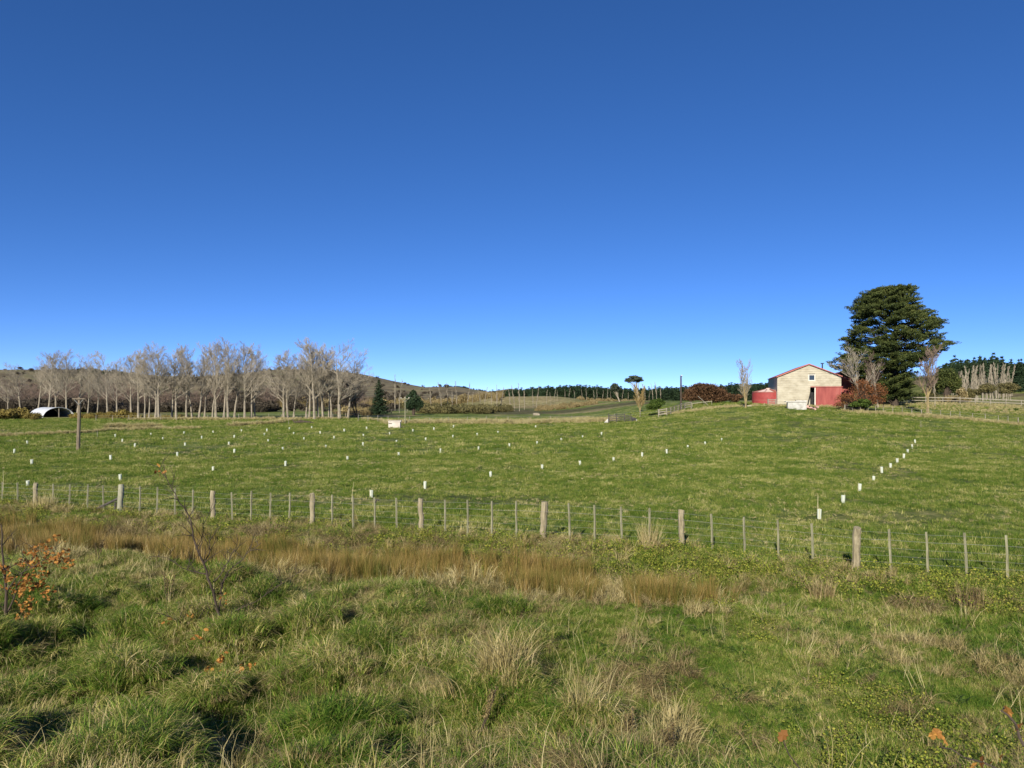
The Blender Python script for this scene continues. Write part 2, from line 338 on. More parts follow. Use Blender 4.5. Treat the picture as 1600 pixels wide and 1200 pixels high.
# leaf clouds: P (N,3) centres -> small folded leaf quads
def leaves(P, size, rng, up=0.4, stretch=1.6, dirs=None):
    N = len(P); n = rng.normal(size=(N, 3)); n[:, 2] += up * 2; n /= np.linalg.norm(n, axis=1)[:, None]
    a = rng.normal(size=(N, 3)) if dirs is None else dirs + 0.45 * rng.normal(size=(N, 3))
    a -= (a * n).sum(1)[:, None] * n; a /= np.linalg.norm(a, axis=1)[:, None] + 1e-9; b = np.cross(n, a)
    s = (size * rng.uniform(0.6, 1.35, N))[:, None]
    V = np.stack([P - a * s * stretch / 2, P + b * s / 2 * 0.8, P + a * s * stretch / 2, P - b * s / 2 * 0.8], 1).reshape(-1, 3)
    Fc = np.arange(4 * N).reshape(N, 4); t = np.repeat(rng.uniform(0, 1, N), 4); return V, Fc, t
def cat_parts(parts):
    V = []; Fc = []; T = []; o = 0
    for v, f, t in parts: V.append(v); Fc.append(f + o); T.append(t); o += len(v)
    return np.concatenate(V), np.concatenate(Fc), np.concatenate(T)
def blob_points(n, c, r, rng, shell=0.55):
    d = rng.normal(size=(n, 3)); d /= np.linalg.norm(d, axis=1)[:, None]
    rr = shell + (1 - shell) * rng.uniform(0, 1, n) ** 0.6
    return np.asarray(c) + d * rr[:, None] * np.asarray(r)
# grass blades
def blades(n, rad, hmin, hmax, w, rng, lean=0.5, sag=0.5, segs=3, wind=(0, 0), flat=0.0, clump=0):
    if clump:
        cc = rng.normal(size=(clump, 2)) * rad * 0.6; base = cc[rng.integers(0, clump, n)] + rng.normal(size=(n, 2)) * rad * 0.16
    else:
        ang = rng.uniform(0, 2 * np.pi, n); r = rad * np.sqrt(rng.uniform(0, 1, n)); base = np.stack([np.cos(ang) * r, np.sin(ang) * r], 1)
    L = rng.uniform(hmin, hmax, n) * (1 - 0.3 * rng.uniform(0, 1, n) ** 2)
    az = rng.uniform(0, 2 * np.pi, n); out = base / (rad + 1e-6)
    D = np.stack([np.cos(az), np.sin(az)], 1) * rng.uniform(0.1, 1, n)[:, None] * lean + out * lean * 0.8 + np.asarray(wind)
    pts = []; p = np.zeros((n, 3)); p[:, :2] = base; p[:, 2] = -0.02; dirv = np.concatenate([D * 0.5, np.ones((n, 1))], 1)
    if flat: dirv[:, 2] *= (1 - flat * rng.uniform(0.3, 1, n))
    dirv /= np.linalg.norm(dirv, axis=1)[:, None]; pts.append(p)
    for k in range(segs):
        p = p + dirv * (L / segs)[:, None]; pts.append(p)
        dirv = dirv + np.concatenate([D * 0.6, -np.full((n, 1), sag) * rng.uniform(0.4, 1.2, n)[:, None]], 1) * (0.7 + k * 0.5)
        dirv /= np.linalg.norm(dirv, axis=1)[:, None]
    th = rng.uniform(0, np.pi, n); side = np.stack([np.cos(th), np.sin(th), np.zeros(n)], 1)
    W = w * rng.uniform(0.6, 1.3, n); V = []
    for k, p in enumerate(pts):
        ww = (W * (1 - k / segs) ** 0.6 * 0.5 + W * 0.04)[:, None]; V.append(p - side * ww); V.append(p + side * ww)
    V = np.stack(V, 1); m = V.shape[1]; V[:, :, 2] = np.maximum(V[:, :, 2], -0.03); V = V.reshape(-1, 3)
    Fc = []
    for k in range(segs):
        o = np.arange(n) * m + 2 * k; Fc.append(np.stack([o, o + 1, o + 3, o + 2], 1))
    return V, np.concatenate(Fc), np.repeat(rng.uniform(0, 1, n) ** 1.5, m)

LIB = 0
def library(mat, makers):
    """meshes kept in a collection that only the scatter reads"""
    global LIB; LIB += 1
    c = bpy.data.collections.new('plants_%d' % LIB)
    for i, (v, f, t) in enumerate(makers):
        me = mesh_np('plant_form', v, f, mat, t); o = bpy.data.objects.new('plant_form_%02d_%02d' % (LIB, i), me); c.objects.link(o)
    return c, len(makers)
def scatter(name, label, cat, P, scl, lib, rng, tilt=0.12, rot=None, kind='stuff', scl3=None):
    coll, nv = lib; n = len(P)
    me = bpy.data.meshes.new(name); me.vertices.add(n); me.vertices.foreach_set('co', np.asarray(P, np.float32).ravel())
    r = rng.normal(size=(n, 3)) * tilt; r[:, 2] = rng.uniform(0, 6.283, n) if rot is None else rot
    s3 = np.repeat(np.asarray(scl)[:, None], 3, 1) if scl3 is None else scl3
    for nm, dat in (('rot', r), ('scl', s3)):
        a = me.attributes.new(nm, 'FLOAT_VECTOR', 'POINT'); a.data.foreach_set('vector', np.asarray(dat, np.float32).ravel())
    a = me.attributes.new('pick', 'INT', 'POINT'); a.data.foreach_set('value', rng.integers(0, nv, n).astype(np.int32))
    me.update(); o = link(name, me)
    ng = bpy.data.node_groups.new(name + '_scatter', 'GeometryNodeTree')
    ng.interface.new_socket('Geometry', in_out='INPUT', socket_type='NodeSocketGeometry'); ng.interface.new_socket('Geometry', in_out='OUTPUT', socket_type='NodeSocketGeometry')
    N = ng.nodes.new; L = ng.links.new
    gi = N('NodeGroupInput'); go = N('NodeGroupOutput'); ip = N('GeometryNodeInstanceOnPoints'); ci = N('GeometryNodeCollectionInfo')
    ci.inputs['Collection'].default_value = coll; ci.inputs['Separate Children'].default_value = True; ci.inputs['Reset Children'].default_value = True
    def na(nm, dt):
        q = N('GeometryNodeInputNamedAttribute'); q.data_type = dt; q.inputs['Name'].default_value = nm; return q.outputs[0]
    L(gi.outputs[0], ip.inputs['Points']); L(ci.outputs[0], ip.inputs['Instance']); ip.inputs['Pick Instance'].default_value = True
    L(na('pick', 'INT'), ip.inputs['Instance Index']); L(na('rot', 'FLOAT_VECTOR'), ip.inputs['Rotation']); L(na('scl', 'FLOAT_VECTOR'), ip.inputs['Scale'])
    L(ip.outputs[0], go.inputs[0]); md = o.modifiers.new('scatter', 'NODES'); md.node_group = ng
    tag(o, label, cat, kind=kind); return o

# ------------------------------------------------------------------ ground and hills
def axis(lo, hi, fine, step, growth):
    a = [0.0]; s = step
    while a[-1] < hi:
        if a[-1] > fine: s *= growth
        a.append(a[-1] + s)
    b = [0.0]; s = step
    while b[-1] > lo:
        if -b[-1] > fine: s *= growth
        b.append(b[-1] - s)
    return np.array(b[:0:-1] + a)
xs = axis(-2200, 2200, 22, 0.22, 1.035)
ys = [-25.0]; step = 0.16
while ys[-1] < 3200:
    if ys[-1] >= 34: step = min(step * 1.022, 40)
    ys.append(ys[-1] + (1.5 if ys[-1] < 1 else step))
ys = np.array(ys)
def grid_mesh(name, xs, ys, mat, zone=False):
    X, Y = np.meshgrid(xs, ys); Z = H(X, Y); V = np.stack([X, Y, Z], -1).reshape(-1, 3); nx = len(xs); ny = len(ys)
    i = (np.arange(ny - 1)[:, None] * nx + np.arange(nx - 1)[None]).ravel(); Fc = np.stack([i, i + 1, i + nx + 1, i + nx], 1)
    me = mesh_np(name, V, Fc, mat, smooth=True)
    if zone:
        x = X.ravel(); y = Y.ravel(); d = fence_y(x) - y
        dry = 0.35 * sst(0, 1.5, d) * (1 - sst(7, 9, d)) + 0.12
        nn = fbm(x / 14, y / 14, 90, 4)
        dry = np.maximum(dry, 0.9 * sst(0.56, 0.68, nn) * (y > 150))
        knoll = sst(120, 150, y) * sst(60, 75, x) * (1 - sst(235, 260, y)); dry = np.maximum(dry, 0.62 * knoll * (0.5 + nn))
        hk = np.exp(-((x - 4) / 36.0) ** 4) * np.exp(-((y - 305) / 48.0) ** 4); dry = np.maximum(dry, 0.75 * hk)
        brown = 0.55 * sst(1.5, 3, d) * (1 - sst(7, 8, d)) + 0.35 * sst(4, 8, d)
        brown = np.maximum(brown, sst(345, 430, y) * 0.8 * (1 - hk))
        nb = fbm(x / 30, y / 30, 95, 3); brown = np.maximum(brown, 0.75 * sst(0.5, 0.6, nb) * (y > 190) * (1 - knoll))
        dry = np.maximum(dry, np.exp(-((x - 225) / 30.0) ** 4 - ((y - 285) / 35.0) ** 4) * 0.9)
        pad = sst(.62, .70, fbm(x / 8, y / 5, 34, 3)) * (d < -1) * (y < 150); brown = np.maximum(brown, .35 * pad)
        c = np.stack([dry, brown * (1 - hk), np.zeros_like(dry), np.ones_like(dry)], -1)
        a = me.color_attributes.new('zone', 'FLOAT_COLOR', 'POINT'); a.data.foreach_set('color', c.astype(np.float32).ravel())
    return link(name, me)
k450 = int(np.argmax(ys > 480))
tag(grid_mesh('ground', xs, ys[:k450 + 1], M['soil'], True), kind='structure')
tag(grid_mesh('hills', xs, ys[k450:], M['hill']), kind='structure')

# ------------------------------------------------------------------ barn on the knoll
BD = 137.0; u = ppm(BD)
def barn():
    c = at(1264, BD); base = h(c.x, c.y) - 0.05
    rz = math.atan2(-c.x, c.y) + R(7)          # its gable looks towards the road, turned a little so the left side shows
    t = empty('barn', (c.x, c.y, base), rz)
    tag(t, 'pale concrete gabled barn with red roof and large red sliding door', 'barn')
    W = 11.2; hw = W / 2; eave = 5.55; ridge = 7.85; D = 22.0
    wallm = mat_surf('board_marked_concrete', (0.29, 0.255, 0.185), (0.40, 0.36, 0.27), 0.8, 0.9, 0.3, (1, 1, 1.6), c3=(0.46, 0.42, 0.325))
    redm = mat_surf('red_paint', (0.19, 0.038, 0.034), (0.27, 0.062, 0.052), 0.6, 0.7, 0.1, (2, 2, .5), c3=(0.32, 0.10, 0.08))
    roofm = mat_surf('faded_red_roof', (0.30, 0.09, 0.065), (0.42, 0.16, 0.12), 0.8, 0.7, 0.2)
    white = mat_surf('cream_paint', (0.62, 0.58, 0.48), (0.74, 0.70, 0.60), 2, 0.7, 0.1)
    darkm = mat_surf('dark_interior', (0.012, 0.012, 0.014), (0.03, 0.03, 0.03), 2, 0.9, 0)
    glass, nt, p = new_mat('window_glass'); p.inputs['Base Color'].default_value = (0.03, 0.04, 0.055, 1); p.inputs['Roughness'].default_value = 0.08
    MATS['red'] = redm; MATS['white'] = white; MATS['dark'] = darkm; MATS['conc'] = wallm; MATS['roof'] = roofm
    # openings in the gable (x from the left corner 0..12.1)
    dx0, dx1, dz1 = 5.8 - hw + 0.0, 6.9 - hw, 3.45    # the gap the door leaves open
    dx0 = 5.8 - hw; full1 = 10.7 - hw
    wx0, wx1, wz0, wz1 = 5.55 - hw, 6.65 - hw, 4.8, 5.95
    # board marked courses, each a length of wall between its ends
    n = 18; ch = ridge / n
    for i in range(n):
        z0 = i * ch; z1 = z0 + ch - 0.025
        if z1 > eave:
            def xl(z): return hw * (ridge - z) / (ridge - eave) if z > eave else hw
        else:
            def xl(z): return hw
        segs = [(-1, 1)]
        cuts = []
        if z0 < dz1 - 0.05: cuts.append((dx0, full1))
        if z1 > wz0 and z0 < wz1: cuts.append((wx0, wx1))
        lo0, lo1 = -xl(z0), -xl(z1); hi0, hi1 = xl(z0), xl(z1)
        edges = [(lo0, lo1)]
        for a_, b_ in cuts: edges += [(a_, a_), (b_, b_)]
        edges.append((hi0, hi1))
        off = 0.006 * rnd.uniform(-1, 1)
        for k in range(0, len(edges), 2):
            (a0, a1), (b0, b1) = edges[k], edges[k + 1]
            MB().prism([(a0, off, z0), (b0, off, z0), (b1, off, z1), (a1, off, z1)], (0, 0.2, 0)).build('board', wallm, t)
    b = MB(); b.prism([(-hw + .02, .12, 0), (dx0, .12, 0), (dx0, .12, dz1), (full1, .12, dz1), (full1, .12, 0), (hw - .02, .12, 0), (hw - .02, .12, eave), (wx1, .12, eave + 1.35), (wx1, .12, wz0), (wx0, .12, wz0), (wx0, .12, eave + 1.35), (-hw + .02, .12, eave)], (0, .09, 0)); b.build('gable_wall', wallm, t)
    b = MB(); b.box((-hw + .1, D / 2 + .2, eave / 2), (.2, D, eave)); b.box((hw - .1, D / 2 + .2, eave / 2), (.2, D, eave))
    b.prism([(-hw, D, 0), (hw, D, 0), (hw, D, eave), (0, D, ridge), (-hw, D, eave)], (0, .2, 0)); b.build('side_walls', wallm, t)
    for s in (-1, 1):
        b = MB(); o = 0.16; sl = (ridge - eave) / hw
        b.prism([(s * (hw + o), -.3, eave - o * sl + .03), (0, -.3, ridge + .03), (0, -.3, ridge + .15), (s * (hw + o), -.3, eave - o * sl + .15)], (0, D + .7, 0)); b.build('roof_sheet', roofm, t)
        b = MB(); b.prism([(s * (hw + o), -.34, eave - o * sl - .02), (0, -.34, ridge - .02), (0, -.34, ridge + .16), (s * (hw + o), -.34, eave - o * sl + .16)], (0, .037, 0)); b.build('barge_board', MATS['roof'], t)
    # left lower lean-to roof end and the cowl on the ridge
    MB().tube([(2.6, 2.0, ridge - .9), (2.6, 2.0, ridge + .15)], .12, 8, True).box((2.6, 2.0, ridge + .25), (.6, .3, .16)).build('roof_vent', darkm, t)
    w = MB().box(((wx0 + wx1) / 2, .10, (wz0 + wz1) / 2), (wx1 - wx0 - .2, .03, wz1 - wz0 - .2)).build('window', glass, t)
    f = MB()
    for z in (wz0 + .05, wz1 - .05): f.box(((wx0 + wx1) / 2, .03, z), (wx1 - wx0 + .12, .12, .13))
    for x in (wx0 + .03, wx1 - .03): f.box((x, .03, (wz0 + wz1) / 2), (.12, .12, wz1 - wz0 - .24))
    f.build('frame', white, w)
    # doorway: near-black sheet painting the shade of the room, white post, sliding door with its rail
    MB().box(((dx0 + full1) / 2, 1.6, dz1 / 2), (full1 - dx0 - .02, .05, dz1)).build('shade_sheet', darkm, t)
    MB().box((dx0 + .85, -.07, dz1 / 2 + .1), (.16, .1, dz1 - .1)).build('door_post', white, t)
    dl = dx0 + .95; dr = hw - .05; npn = 8; wd = (dr - dl) / npn
    door = MB().box(((dl + dr) / 2, -.14, dz1 / 2 + .08), (dr - dl, .05, dz1)).build('sliding_door', redm, t)
    for i in range(npn): MB().box((dl + wd * (i + .5), -.18, dz1 / 2 + .08), (wd - .05, .03, dz1 - .08)).build('panel', redm, door)
    MB().box(((dl + dr) / 2 - .3, -.2, dz1 + .2), (dr - dl + 1.2, .12, .16)).build('door_rail', redm, t)
    # a leaning dark plank in the doorway
    MB().tube([(dx0 - .55, -.5, 0), (dx0 + .1, -.12, 2.7)], .12, 5, True).build('leaning_board', darkm, t)
    return t, rz
barn_t, barn_rz = barn()
# red shed roof just showing past the right of the barn
def back_shed():
    c = at(1311, BD + 24); t = empty('back_shed', (c.x, c.y, c.z), barn_rz); tag(t, 'low dark red roofed shed half hidden by the big dark tree', 'shed')
    b = MB(); b.box((0, 0, 2.6), (5, 6, 5.2)); b.build('wall', MATS['red'], t)
    MB().prism([(-2.8, -3.3, 5.2), (2.8, -3.3, 5.2), (2.8, -3.3, 5.35), (0, -3.3, 6.9), (-2.8, -3.3, 5.35)], (0, 6.6, 0)).build('roof', MATS['roof'], t)
back_shed()

def water_tank():
    D0 = 143; c = at(1200, D0); t = empty('water_tank', (c.x, c.y, c.z - .1)); tag(t, 'round red water tank with pale conical roof left of the barn', 'tank')
    r = 3.0; hh = zpix(612.5, D0) - c.z + .1; pk = zpix(607, D0) - c.z + .1
    n = 28
    b = MB(); b.tube([(0, 0, 0), (0, 0, hh)], r, n); b.build('tank_wall', mat_surf('tank_red', (0.22, 0.035, 0.032), (0.33, 0.055, 0.05), 1.2, 0.6, 0.1), t, True)
    band = MB(); band.tube([(0, 0, hh * .33), (0, 0, hh * .36)], r + .04, n); band.tube([(0, 0, .96 * hh), (0, 0, hh)], r + .06, n); band.build('hoop', MATS['roof'], t)
    pale = mat_surf('tank_roof_pale', (0.55, 0.30, 0.24), (0.74, 0.62, 0.54), 0.7, 0.6, 0.1)
    for k in range(12):
        a0 = 2 * math.pi * k / 12; a1 = 2 * math.pi * (k + .93) / 12; am = (a0 + a1) / 2
        q = MB(); q.poly([((r + .1) * math.cos(a0), (r + .1) * math.sin(a0), hh), ((r + .1) * math.cos(am), (r + .1) * math.sin(am), hh), ((r + .1) * math.cos(a1), (r + .1) * math.sin(a1), hh), (.25 * math.cos(am), .25 * math.sin(am), pk)]); q.build('roof_panel', pale if k % 3 else MATS['roof'], t)
    MB().tube([(0, 0, pk - .12), (0, 0, pk + .08)], .4, 10, True).build('hatch', pale, t)
    MB().box((-.1 + .75, -r - .12, hh / 2), (.24, .2, hh + .1)).build('downpipe', MATS['white'], t)
    t2 = empty('small_tank', at(1213, D0 + 2)); tag(t2, 'second red tank squeezed between the round tank and barn wall', 'tank')
    MB().tube([(0, 0, 0), (0, 0, hh - .1)], 1.6, 16, True).build('tank_wall', MATS['red'], t2); MB().tube([(0, 0, hh - .1), (0, 0, hh + .15)], [1.66, 1.3], 16, True).build('tank_lid', MATS['white'], t2)
water_tank()

def farm_gate():
    D0 = 132; c = at(1206, D0); t = empty('timber_gate', c, 0); tag(t, 'short pale timber rail panel between the red tank and barn', 'fence')
    w = 12 * ppm(D0)
    for s in (-1, 1): MB().box((s * w / 2, 0, .6), (.18, .18, 1.3)).build('post', M['rail'], t)
    for k in range(4): MB().box((0, -.1, .25 + .29 * k), (w + .2, .04, .14)).build('rail', M['rail'], t)
    tg = empty('low_stone_kerb', at(1180, 131)); tag(tg, 'low pale kerb on the grass below the red water tank', 'kerb')
    MB().box((0, 0, .02), (4.2, .22, .22)).build('kerb_stone', MATS['conc'], tg)
farm_gate()

def trough():
    D0 = 124; c = at(1245.5, D0); t = empty('concrete_tank', c, barn_rz); tag(t, 'grey concrete tank with lid standing before the barn', 'tank')
    gm = mat_surf('grey_concrete', (0.26, 0.25, 0.22), (0.42, 0.41, 0.37), 1.6, 0.9, 0.4, c3=(0.5, 0.49, 0.45)); MATS['grey'] = gm
    w = 3.0; hh = 1.25
    MB().box((0, 1.0, hh / 2), (w, 2.0, hh)).build('body', gm, t)
    MB().box((-.1, .95, hh + .10), (w + .45, 2.2, .14)).build('lid', gm, t)
    MB().box((.7, .8, hh + .26), (1.7, .9, .14), .1).build('slab', gm, t)
    r = empty('rubble_pile', at(1262, D0 + 1.5)); tag(r, 'heap of dark and pale junk beside the grey concrete tank', 'junk')
    b = MB()
    for k in range(6): b.box((rnd.uniform(-1, 1), rnd.uniform(-.5, .5), rnd.uniform(.1, .8)), (rnd.uniform(.3, 1.0), .5, rnd.uniform(.2, .5)), rnd.uniform(0, 3), rnd.uniform(-.5, .5))
    b.build('dark_piece', MATS['dark'], r)
    b = MB()
    for k in range(5): b.box((rnd.uniform(-.4, 1.6), rnd.uniform(-.8, 0), rnd.uniform(.1, .5)), (rnd.uniform(.3, .8), .4, rnd.uniform(.2, .5)), rnd.uniform(0, 3), rnd.uniform(-.5, .5))
    b.build('pale_piece', mat_surf('pinkish_junk', (0.40, 0.2, 0.17), (0.55, 0.38, 0.33), 2), r)
trough()

# ------------------------------------------------------------------ arched shed far left, block trough in the paddock
def arch_shed():
    D0 = 5 * F / 34.0; c = at(92, D0); t = empty('arched_shed', c, R(52)); tag(t, 'open ended half round silver iron shed at the left', 'shed')
    r = 3.25; hh = 2.25; L = 8.5
    tin = mat_surf('silver_iron', (0.42, 0.44, 0.46), (0.58, 0.60, 0.62), 0.8, 0.45, 0.1, metal=0.0); MATS['tin'] = tin
    n = 14; k0 = 0
    for k in range(n):
        a0 = math.pi * k / n; a1 = math.pi * (k + 1) / n
        q = [(-r * math.cos(a0), 0, hh * math.sin(a0)), (-r * math.cos(a1), 0, hh * math.sin(a1)), (-(r - .05) * math.cos(a1), 0, (hh - .05) * math.sin(a1)), (-(r - .05) * math.cos(a0), 0, (hh - .05) * math.sin(a0))]
        MB().prism(q, (0, L, 0)).build('roof_sheet', tin, t)
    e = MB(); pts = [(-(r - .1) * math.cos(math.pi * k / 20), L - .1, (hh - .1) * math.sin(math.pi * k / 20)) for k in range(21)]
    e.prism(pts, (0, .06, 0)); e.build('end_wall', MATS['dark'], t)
    a = MB(); a.tube([(-(r) * math.cos(math.pi * k / 20), 0, hh * math.sin(math.pi * k / 20)) for k in range(21)], .05, 4); a.build('arch_rim', tin, t)
    p = MB().box((0, 0, 1.0), (.15, .15, 2.0)); p.build('prop', M['rail'], t)
    c2 = at(149, 170); q = tag(MB().box((0, 0, .35), (2.1, 1.2, .7)).build('white_box', tin), 'small white box low in the scrub right of the arched shed', 'box'); q.location = c2
arch_shed()
def block():
    b0 = hit(616, 669.5); t = empty('block_trough', b0, R(4)); tag(t, 'pale concrete box with lid out in the middle of the paddock', 'trough')
    s = b0.y / F; w = 18 * s; hh = 12 * s
    cm = mat_surf('pale_concrete', (0.42, 0.37, 0.31), (0.58, 0.53, 0.46), 1.4, 0.9, 0.3)
    MB().box((0, .8, hh * .42), (w, 1.7, hh * .84)).build('body', cm, t); MB().box((.05, .8, hh * .92), (w + .18, 1.9, hh * .13)).build('lid', cm, t)
    MB().box((-w * .33, -.07, hh * .62), (w * .3, .02, .1)).build('slot', MATS['dark'], t)
block()

# ------------------------------------------------------------------ utility poles
M['oldpole'] = mat_surf('old_brown_pole', (0.10, 0.08, 0.055), (0.21, 0.17, 0.12), 4, 0.9, 0.3, (3, 3, .4))
def pole(px, ytop, ybase, label, depth=None, arm=1.5, ang=0.0, r=.13, braces=True, mat='oldpole', insul=3, lean=0.0):
    b = hit(px, ybase) if depth is None else at(px, depth); top = zpix(ytop, b.y) - b.z
    t = empty('utility_pole', b, ang); tag(t, label, 'utility pole')
    MB().tube([(0, 0, -.1), (lean * .5, 0, top / 2), (lean, 0, top)], [r * 1.15, r, r * .85], 8, True).build('shaft', M[mat], t)
    za = top - .12
    ca = MB().box((lean, -.16, za), (arm, .1, .10)).build('crossarm', M[mat], t)
    for k in range(insul):
        x = lean + (-.46 + .92 * k / max(1, insul - 1)) * arm
        MB().tube([(x, -.16, za + .06), (x, -.16, za + .14), (x, -.16, za + .26)], [.03, .07, .05], 6, True).build('insulator', MATS['white'], ca)
    if braces:
        for s in (-1, 1): MB().tube([(lean, -.15, za - .55), (lean + s * arm * .36, -.17, za - .07)], .025, 4).build('brace', M['wire'], t)
    return t, b, top
pole(122, 621, 704, 'timber power pole with short crossarm standing alone in the left paddock', arm=1.15, insul=0, lean=.15, r=.15)
pole(633, 622, 663, 'slim power pole with insulators beside the pale concrete box', arm=1.5, mat='batten', r=.09)
p3 = pole(1064, 587, 641, 'tall dark pole on the slope beside the copper tree', arm=.5, mat='darkbark', braces=False, insul=2, ang=R(70), r=.17)
# ------------------------------------------------------------------ front wire fence
fb = [(-300, 756), (-60, 776), (0, 786), (108, 795), (188, 802), (300, 810), (488, 821), (658, 833), (849, 846), (1065, 858), (1170, 866), (1271, 882), (1337, 893), (1452, 901), (1577, 909), (1700, 917), (2100, 944)]
FBX = [a for a, _ in fb]; FBY = [b for _, b in fb]
items = [(-260, 733, 'b'), (-232, 735, 'b'), (-205, 736, 's'), (-176, 738, 'b'), (-147, 741, 'b'), (-116, 744, 'b'), (-84, 746, 's'), (-54, 748, 'b'), (-26, 750, 'b'), (3, 753, 'b'), (28, 754, 'b'), (55, 755, 's'), (82, 756, 'b'), (108, 757, 'b'), (136, 757, 'b'), (162, 758, 'b'), (188, 757, 'r'), (218, 760, 'b'),
         (245, 761, 'b'), (273, 763, 'b'), (301, 765, 'b'), (333, 767, 's'), (363, 769, 'b'), (392, 767, 'b'), (422, 770, 'b'), (452, 770, 'b'), (488, 771, 's'),
         (519, 773, 'b'), (552, 775, 'b'), (586, 777, 'b'), (620, 778, 'b'), (659, 779, 's'), (696, 781, 'b'), (731, 781, 'b'), (769, 783, 'b'), (807, 783, 'b'),
         (849, 784, 's'), (891, 786, 'b'), (930, 789, 'b'), (972, 792, 'b'), (1015, 794, 'b'), (1065, 797, 's'), (1114, 803, 'b'), (1164, 808, 'b'), (1217, 813, 'b'),
         (1271, 818, 'b'), (1337, 824, 's'), (1393, 827, 'b'), (1451, 831, 'b'), (1512, 833, 'b'), (1576, 836, 'b'), (1640, 840, 'b'), (1705, 845, 's'), (1772, 849, 'b'), (1840, 853, 'b'), (1910, 858, 'b'), (1985, 862, 's'), (2060, 866, 'b')]
def front_fence():
    t = empty('wire_fence', hit(849, 846)); o = t.location.copy()
    tag(t, 'long wire fence of thick posts and thin battens between bank and paddock', 'fence')
    tops = []
    variants = {}
    for i, (px, yt, kd) in enumerate(items):
        b = hit(px, float(np.interp(px, FBX, FBY)), 12); top = zpix(yt, b.y); hh = top - b.z + .15
        loc = b - o; loc.z -= .15; r2 = random.Random(i)
        key = (kd, i % 4)
        if key not in variants:
            m = MB(); rr = {'b': .036, 's': .096, 'r': .112}[kd]; ns = {'b': 4, 's': 9, 'r': 12}[kd]; lv = 7 if kd != 'b' else 4; P = []; RR = []
            for k in range(lv):
                f = k / (lv - 1); P.append(((r2.uniform(-1, 1) * rr * .25), r2.uniform(-1, 1) * rr * .2, f)); RR.append(rr * (1.08 - .12 * f) * r2.uniform(.93, 1.07))
            m.tube(P, RR, ns, True)
            if kd == 's':
                m.v = [(x * (1 + .10 * math.sin(5 * z + x * 40)), y * .9 * (1 + .1 * math.sin(4 * z + 30 * y)), z) for x, y, z in m.v]
            variants[key] = m.mesh({'b': 'batten', 's': 'post', 'r': 'post'}[kd], M[{'b': 'batten', 's': 'postwood', 'r': 'greenpost'}[kd]], kd == 'r')
        ob = link({'b': 'batten', 's': 'post', 'r': 'post'}[kd], variants[key], t); ob.location = loc
        wide = 1.25 if px in (1337, 849) else 1.0
        ob.scale = (wide, wide, hh); ln = 0.012 + (px - 800) / 26000.0
        ob.rotation_euler = (r2.uniform(-.03, .03), r2.uniform(-.022, .022) + (-(ln) if kd == 'b' else 0), r2.uniform(0, 1.5) if kd != 'b' else r2.uniform(-.2, .2))
        if kd == 'r': ob['label'] = 'round greenish strainer post with a diagonal brace'
        tops.append((loc + Vector((0, -.03 if kd == 'b' else -.1, 0)), hh))
    for j, fr in enumerate((0.93, 0.76, 0.58, 0.41, 0.26)):
        m = MB(); pts = []
        for k, (l, hh) in enumerate(tops):
            pts.append(l + Vector((0, 0, .15 + (hh - .15) * fr)))
        m.tube(pts, .0022 if j != 1 else .0034, 4); m.build('wire', M['wire'], t)
    # brace of the round strainer post
    b = hit(188, 802, 12) - o; m = MB(); a = Vector((-1.55, .55, -.02)); m.tube([b + a, b + Vector((-.08, 0, .62))], .055, 7, True); m.build('brace', M['darkwood'], t)
    m = MB(); m.tube([b + Vector((-.22, -.02, .05)), b + Vector((-.2, 0, .45))], .05, 6, True); m.build('brace_block', M['darkwood'], t)
    # dark clip on one batten
    b = hit(586, float(np.interp(586, FBX, FBY)), 12) - o
    m = MB(); m.tube([b + Vector((.02, -.02, 1.0)), b + Vector((.06, -.02, 1.12)), b + Vector((.16, -.02, 1.09))], .03, 6, True); m.build('insulator_clip', M['darkwood'], t)
front_fence()

# ------------------------------------------------------------------ tree guards
ROWS = {
 'right': [(1280,796,811),(1317,774,787.5),(1343,756,768),(1365,744,751.5),(1378,729.5,739),(1391.5,724,731),(1402,716.5,724),(1412,709,717),(1418.5,702.5,709),(1425.5,694.5,701),(1430,687,692.5)],
 'r1': [(580,766,777.5),(664,752.5,764),(767,737,747),(847,726,733),(906.5,720,727),(959,714.5,720.5),(1003,707,714.5),(1042,702,709),(1074.5,696,701),(1102,690.5,695.5),(1128,685,689.5)],
 'r2': [(43,751,760),(188,741,751),(333,729,736),(446,720.5,728),(543,713,719),(623,707,713),(688,701.5,709),(747.5,698,704),(796,693,698.5),(839,689.5,694),(877,685,689.5),(910,681,685),(940,675.5,680)],
 'r3': [(49.5,718,726),(173,711,719),(277,706.5,714),(366,702,708.5),(442,699,703.5),(509,695.5,700),(567,691.5,697),(619.5,688,692),(665,684,688),(707.5,680,684.5),(745.5,677,681),(778,674,678)],
 'r4': [(22,702,708.5),(124,698,703),(210.5,693.5,700),(289,692,696.5),(357.5,690.5,695),(419,687,691),(475,684,687.5),(522,682,685.5),(568,678.5,682.5),(609,676,679.5),(645,671.5,675),(678,669,672),(708.5,665,668.5)],
 'r5': [(42.5,689,694.5),(191,686,691),(254.5,683,687.5),(315,681.5,685.5),(366,680,684),(413,677.5,681),(459,676,679.5),(500.5,675,678),(538,671.5,674.5),(573,668,671)],
 'r6': [(180,678.5,683.5),(236,677,681),(287.5,674.5,679),(333,673.5,677.5),(377,671.5,675.5),(417,670,674),(452.5,668,672),(487,667,670.5),(837,666,669)]}
RNAME = {'right': 'in the steep diagonal row at the right', 'r1': 'in the nearest row that climbs to the right', 'r2': 'in the second row back from the fence',
         'r3': 'in the third row back from the fence', 'r4': 'in the fourth row back from the fence', 'r5': 'in the fifth row back from the fence', 'r6': 'in the farthest row of the paddock'}
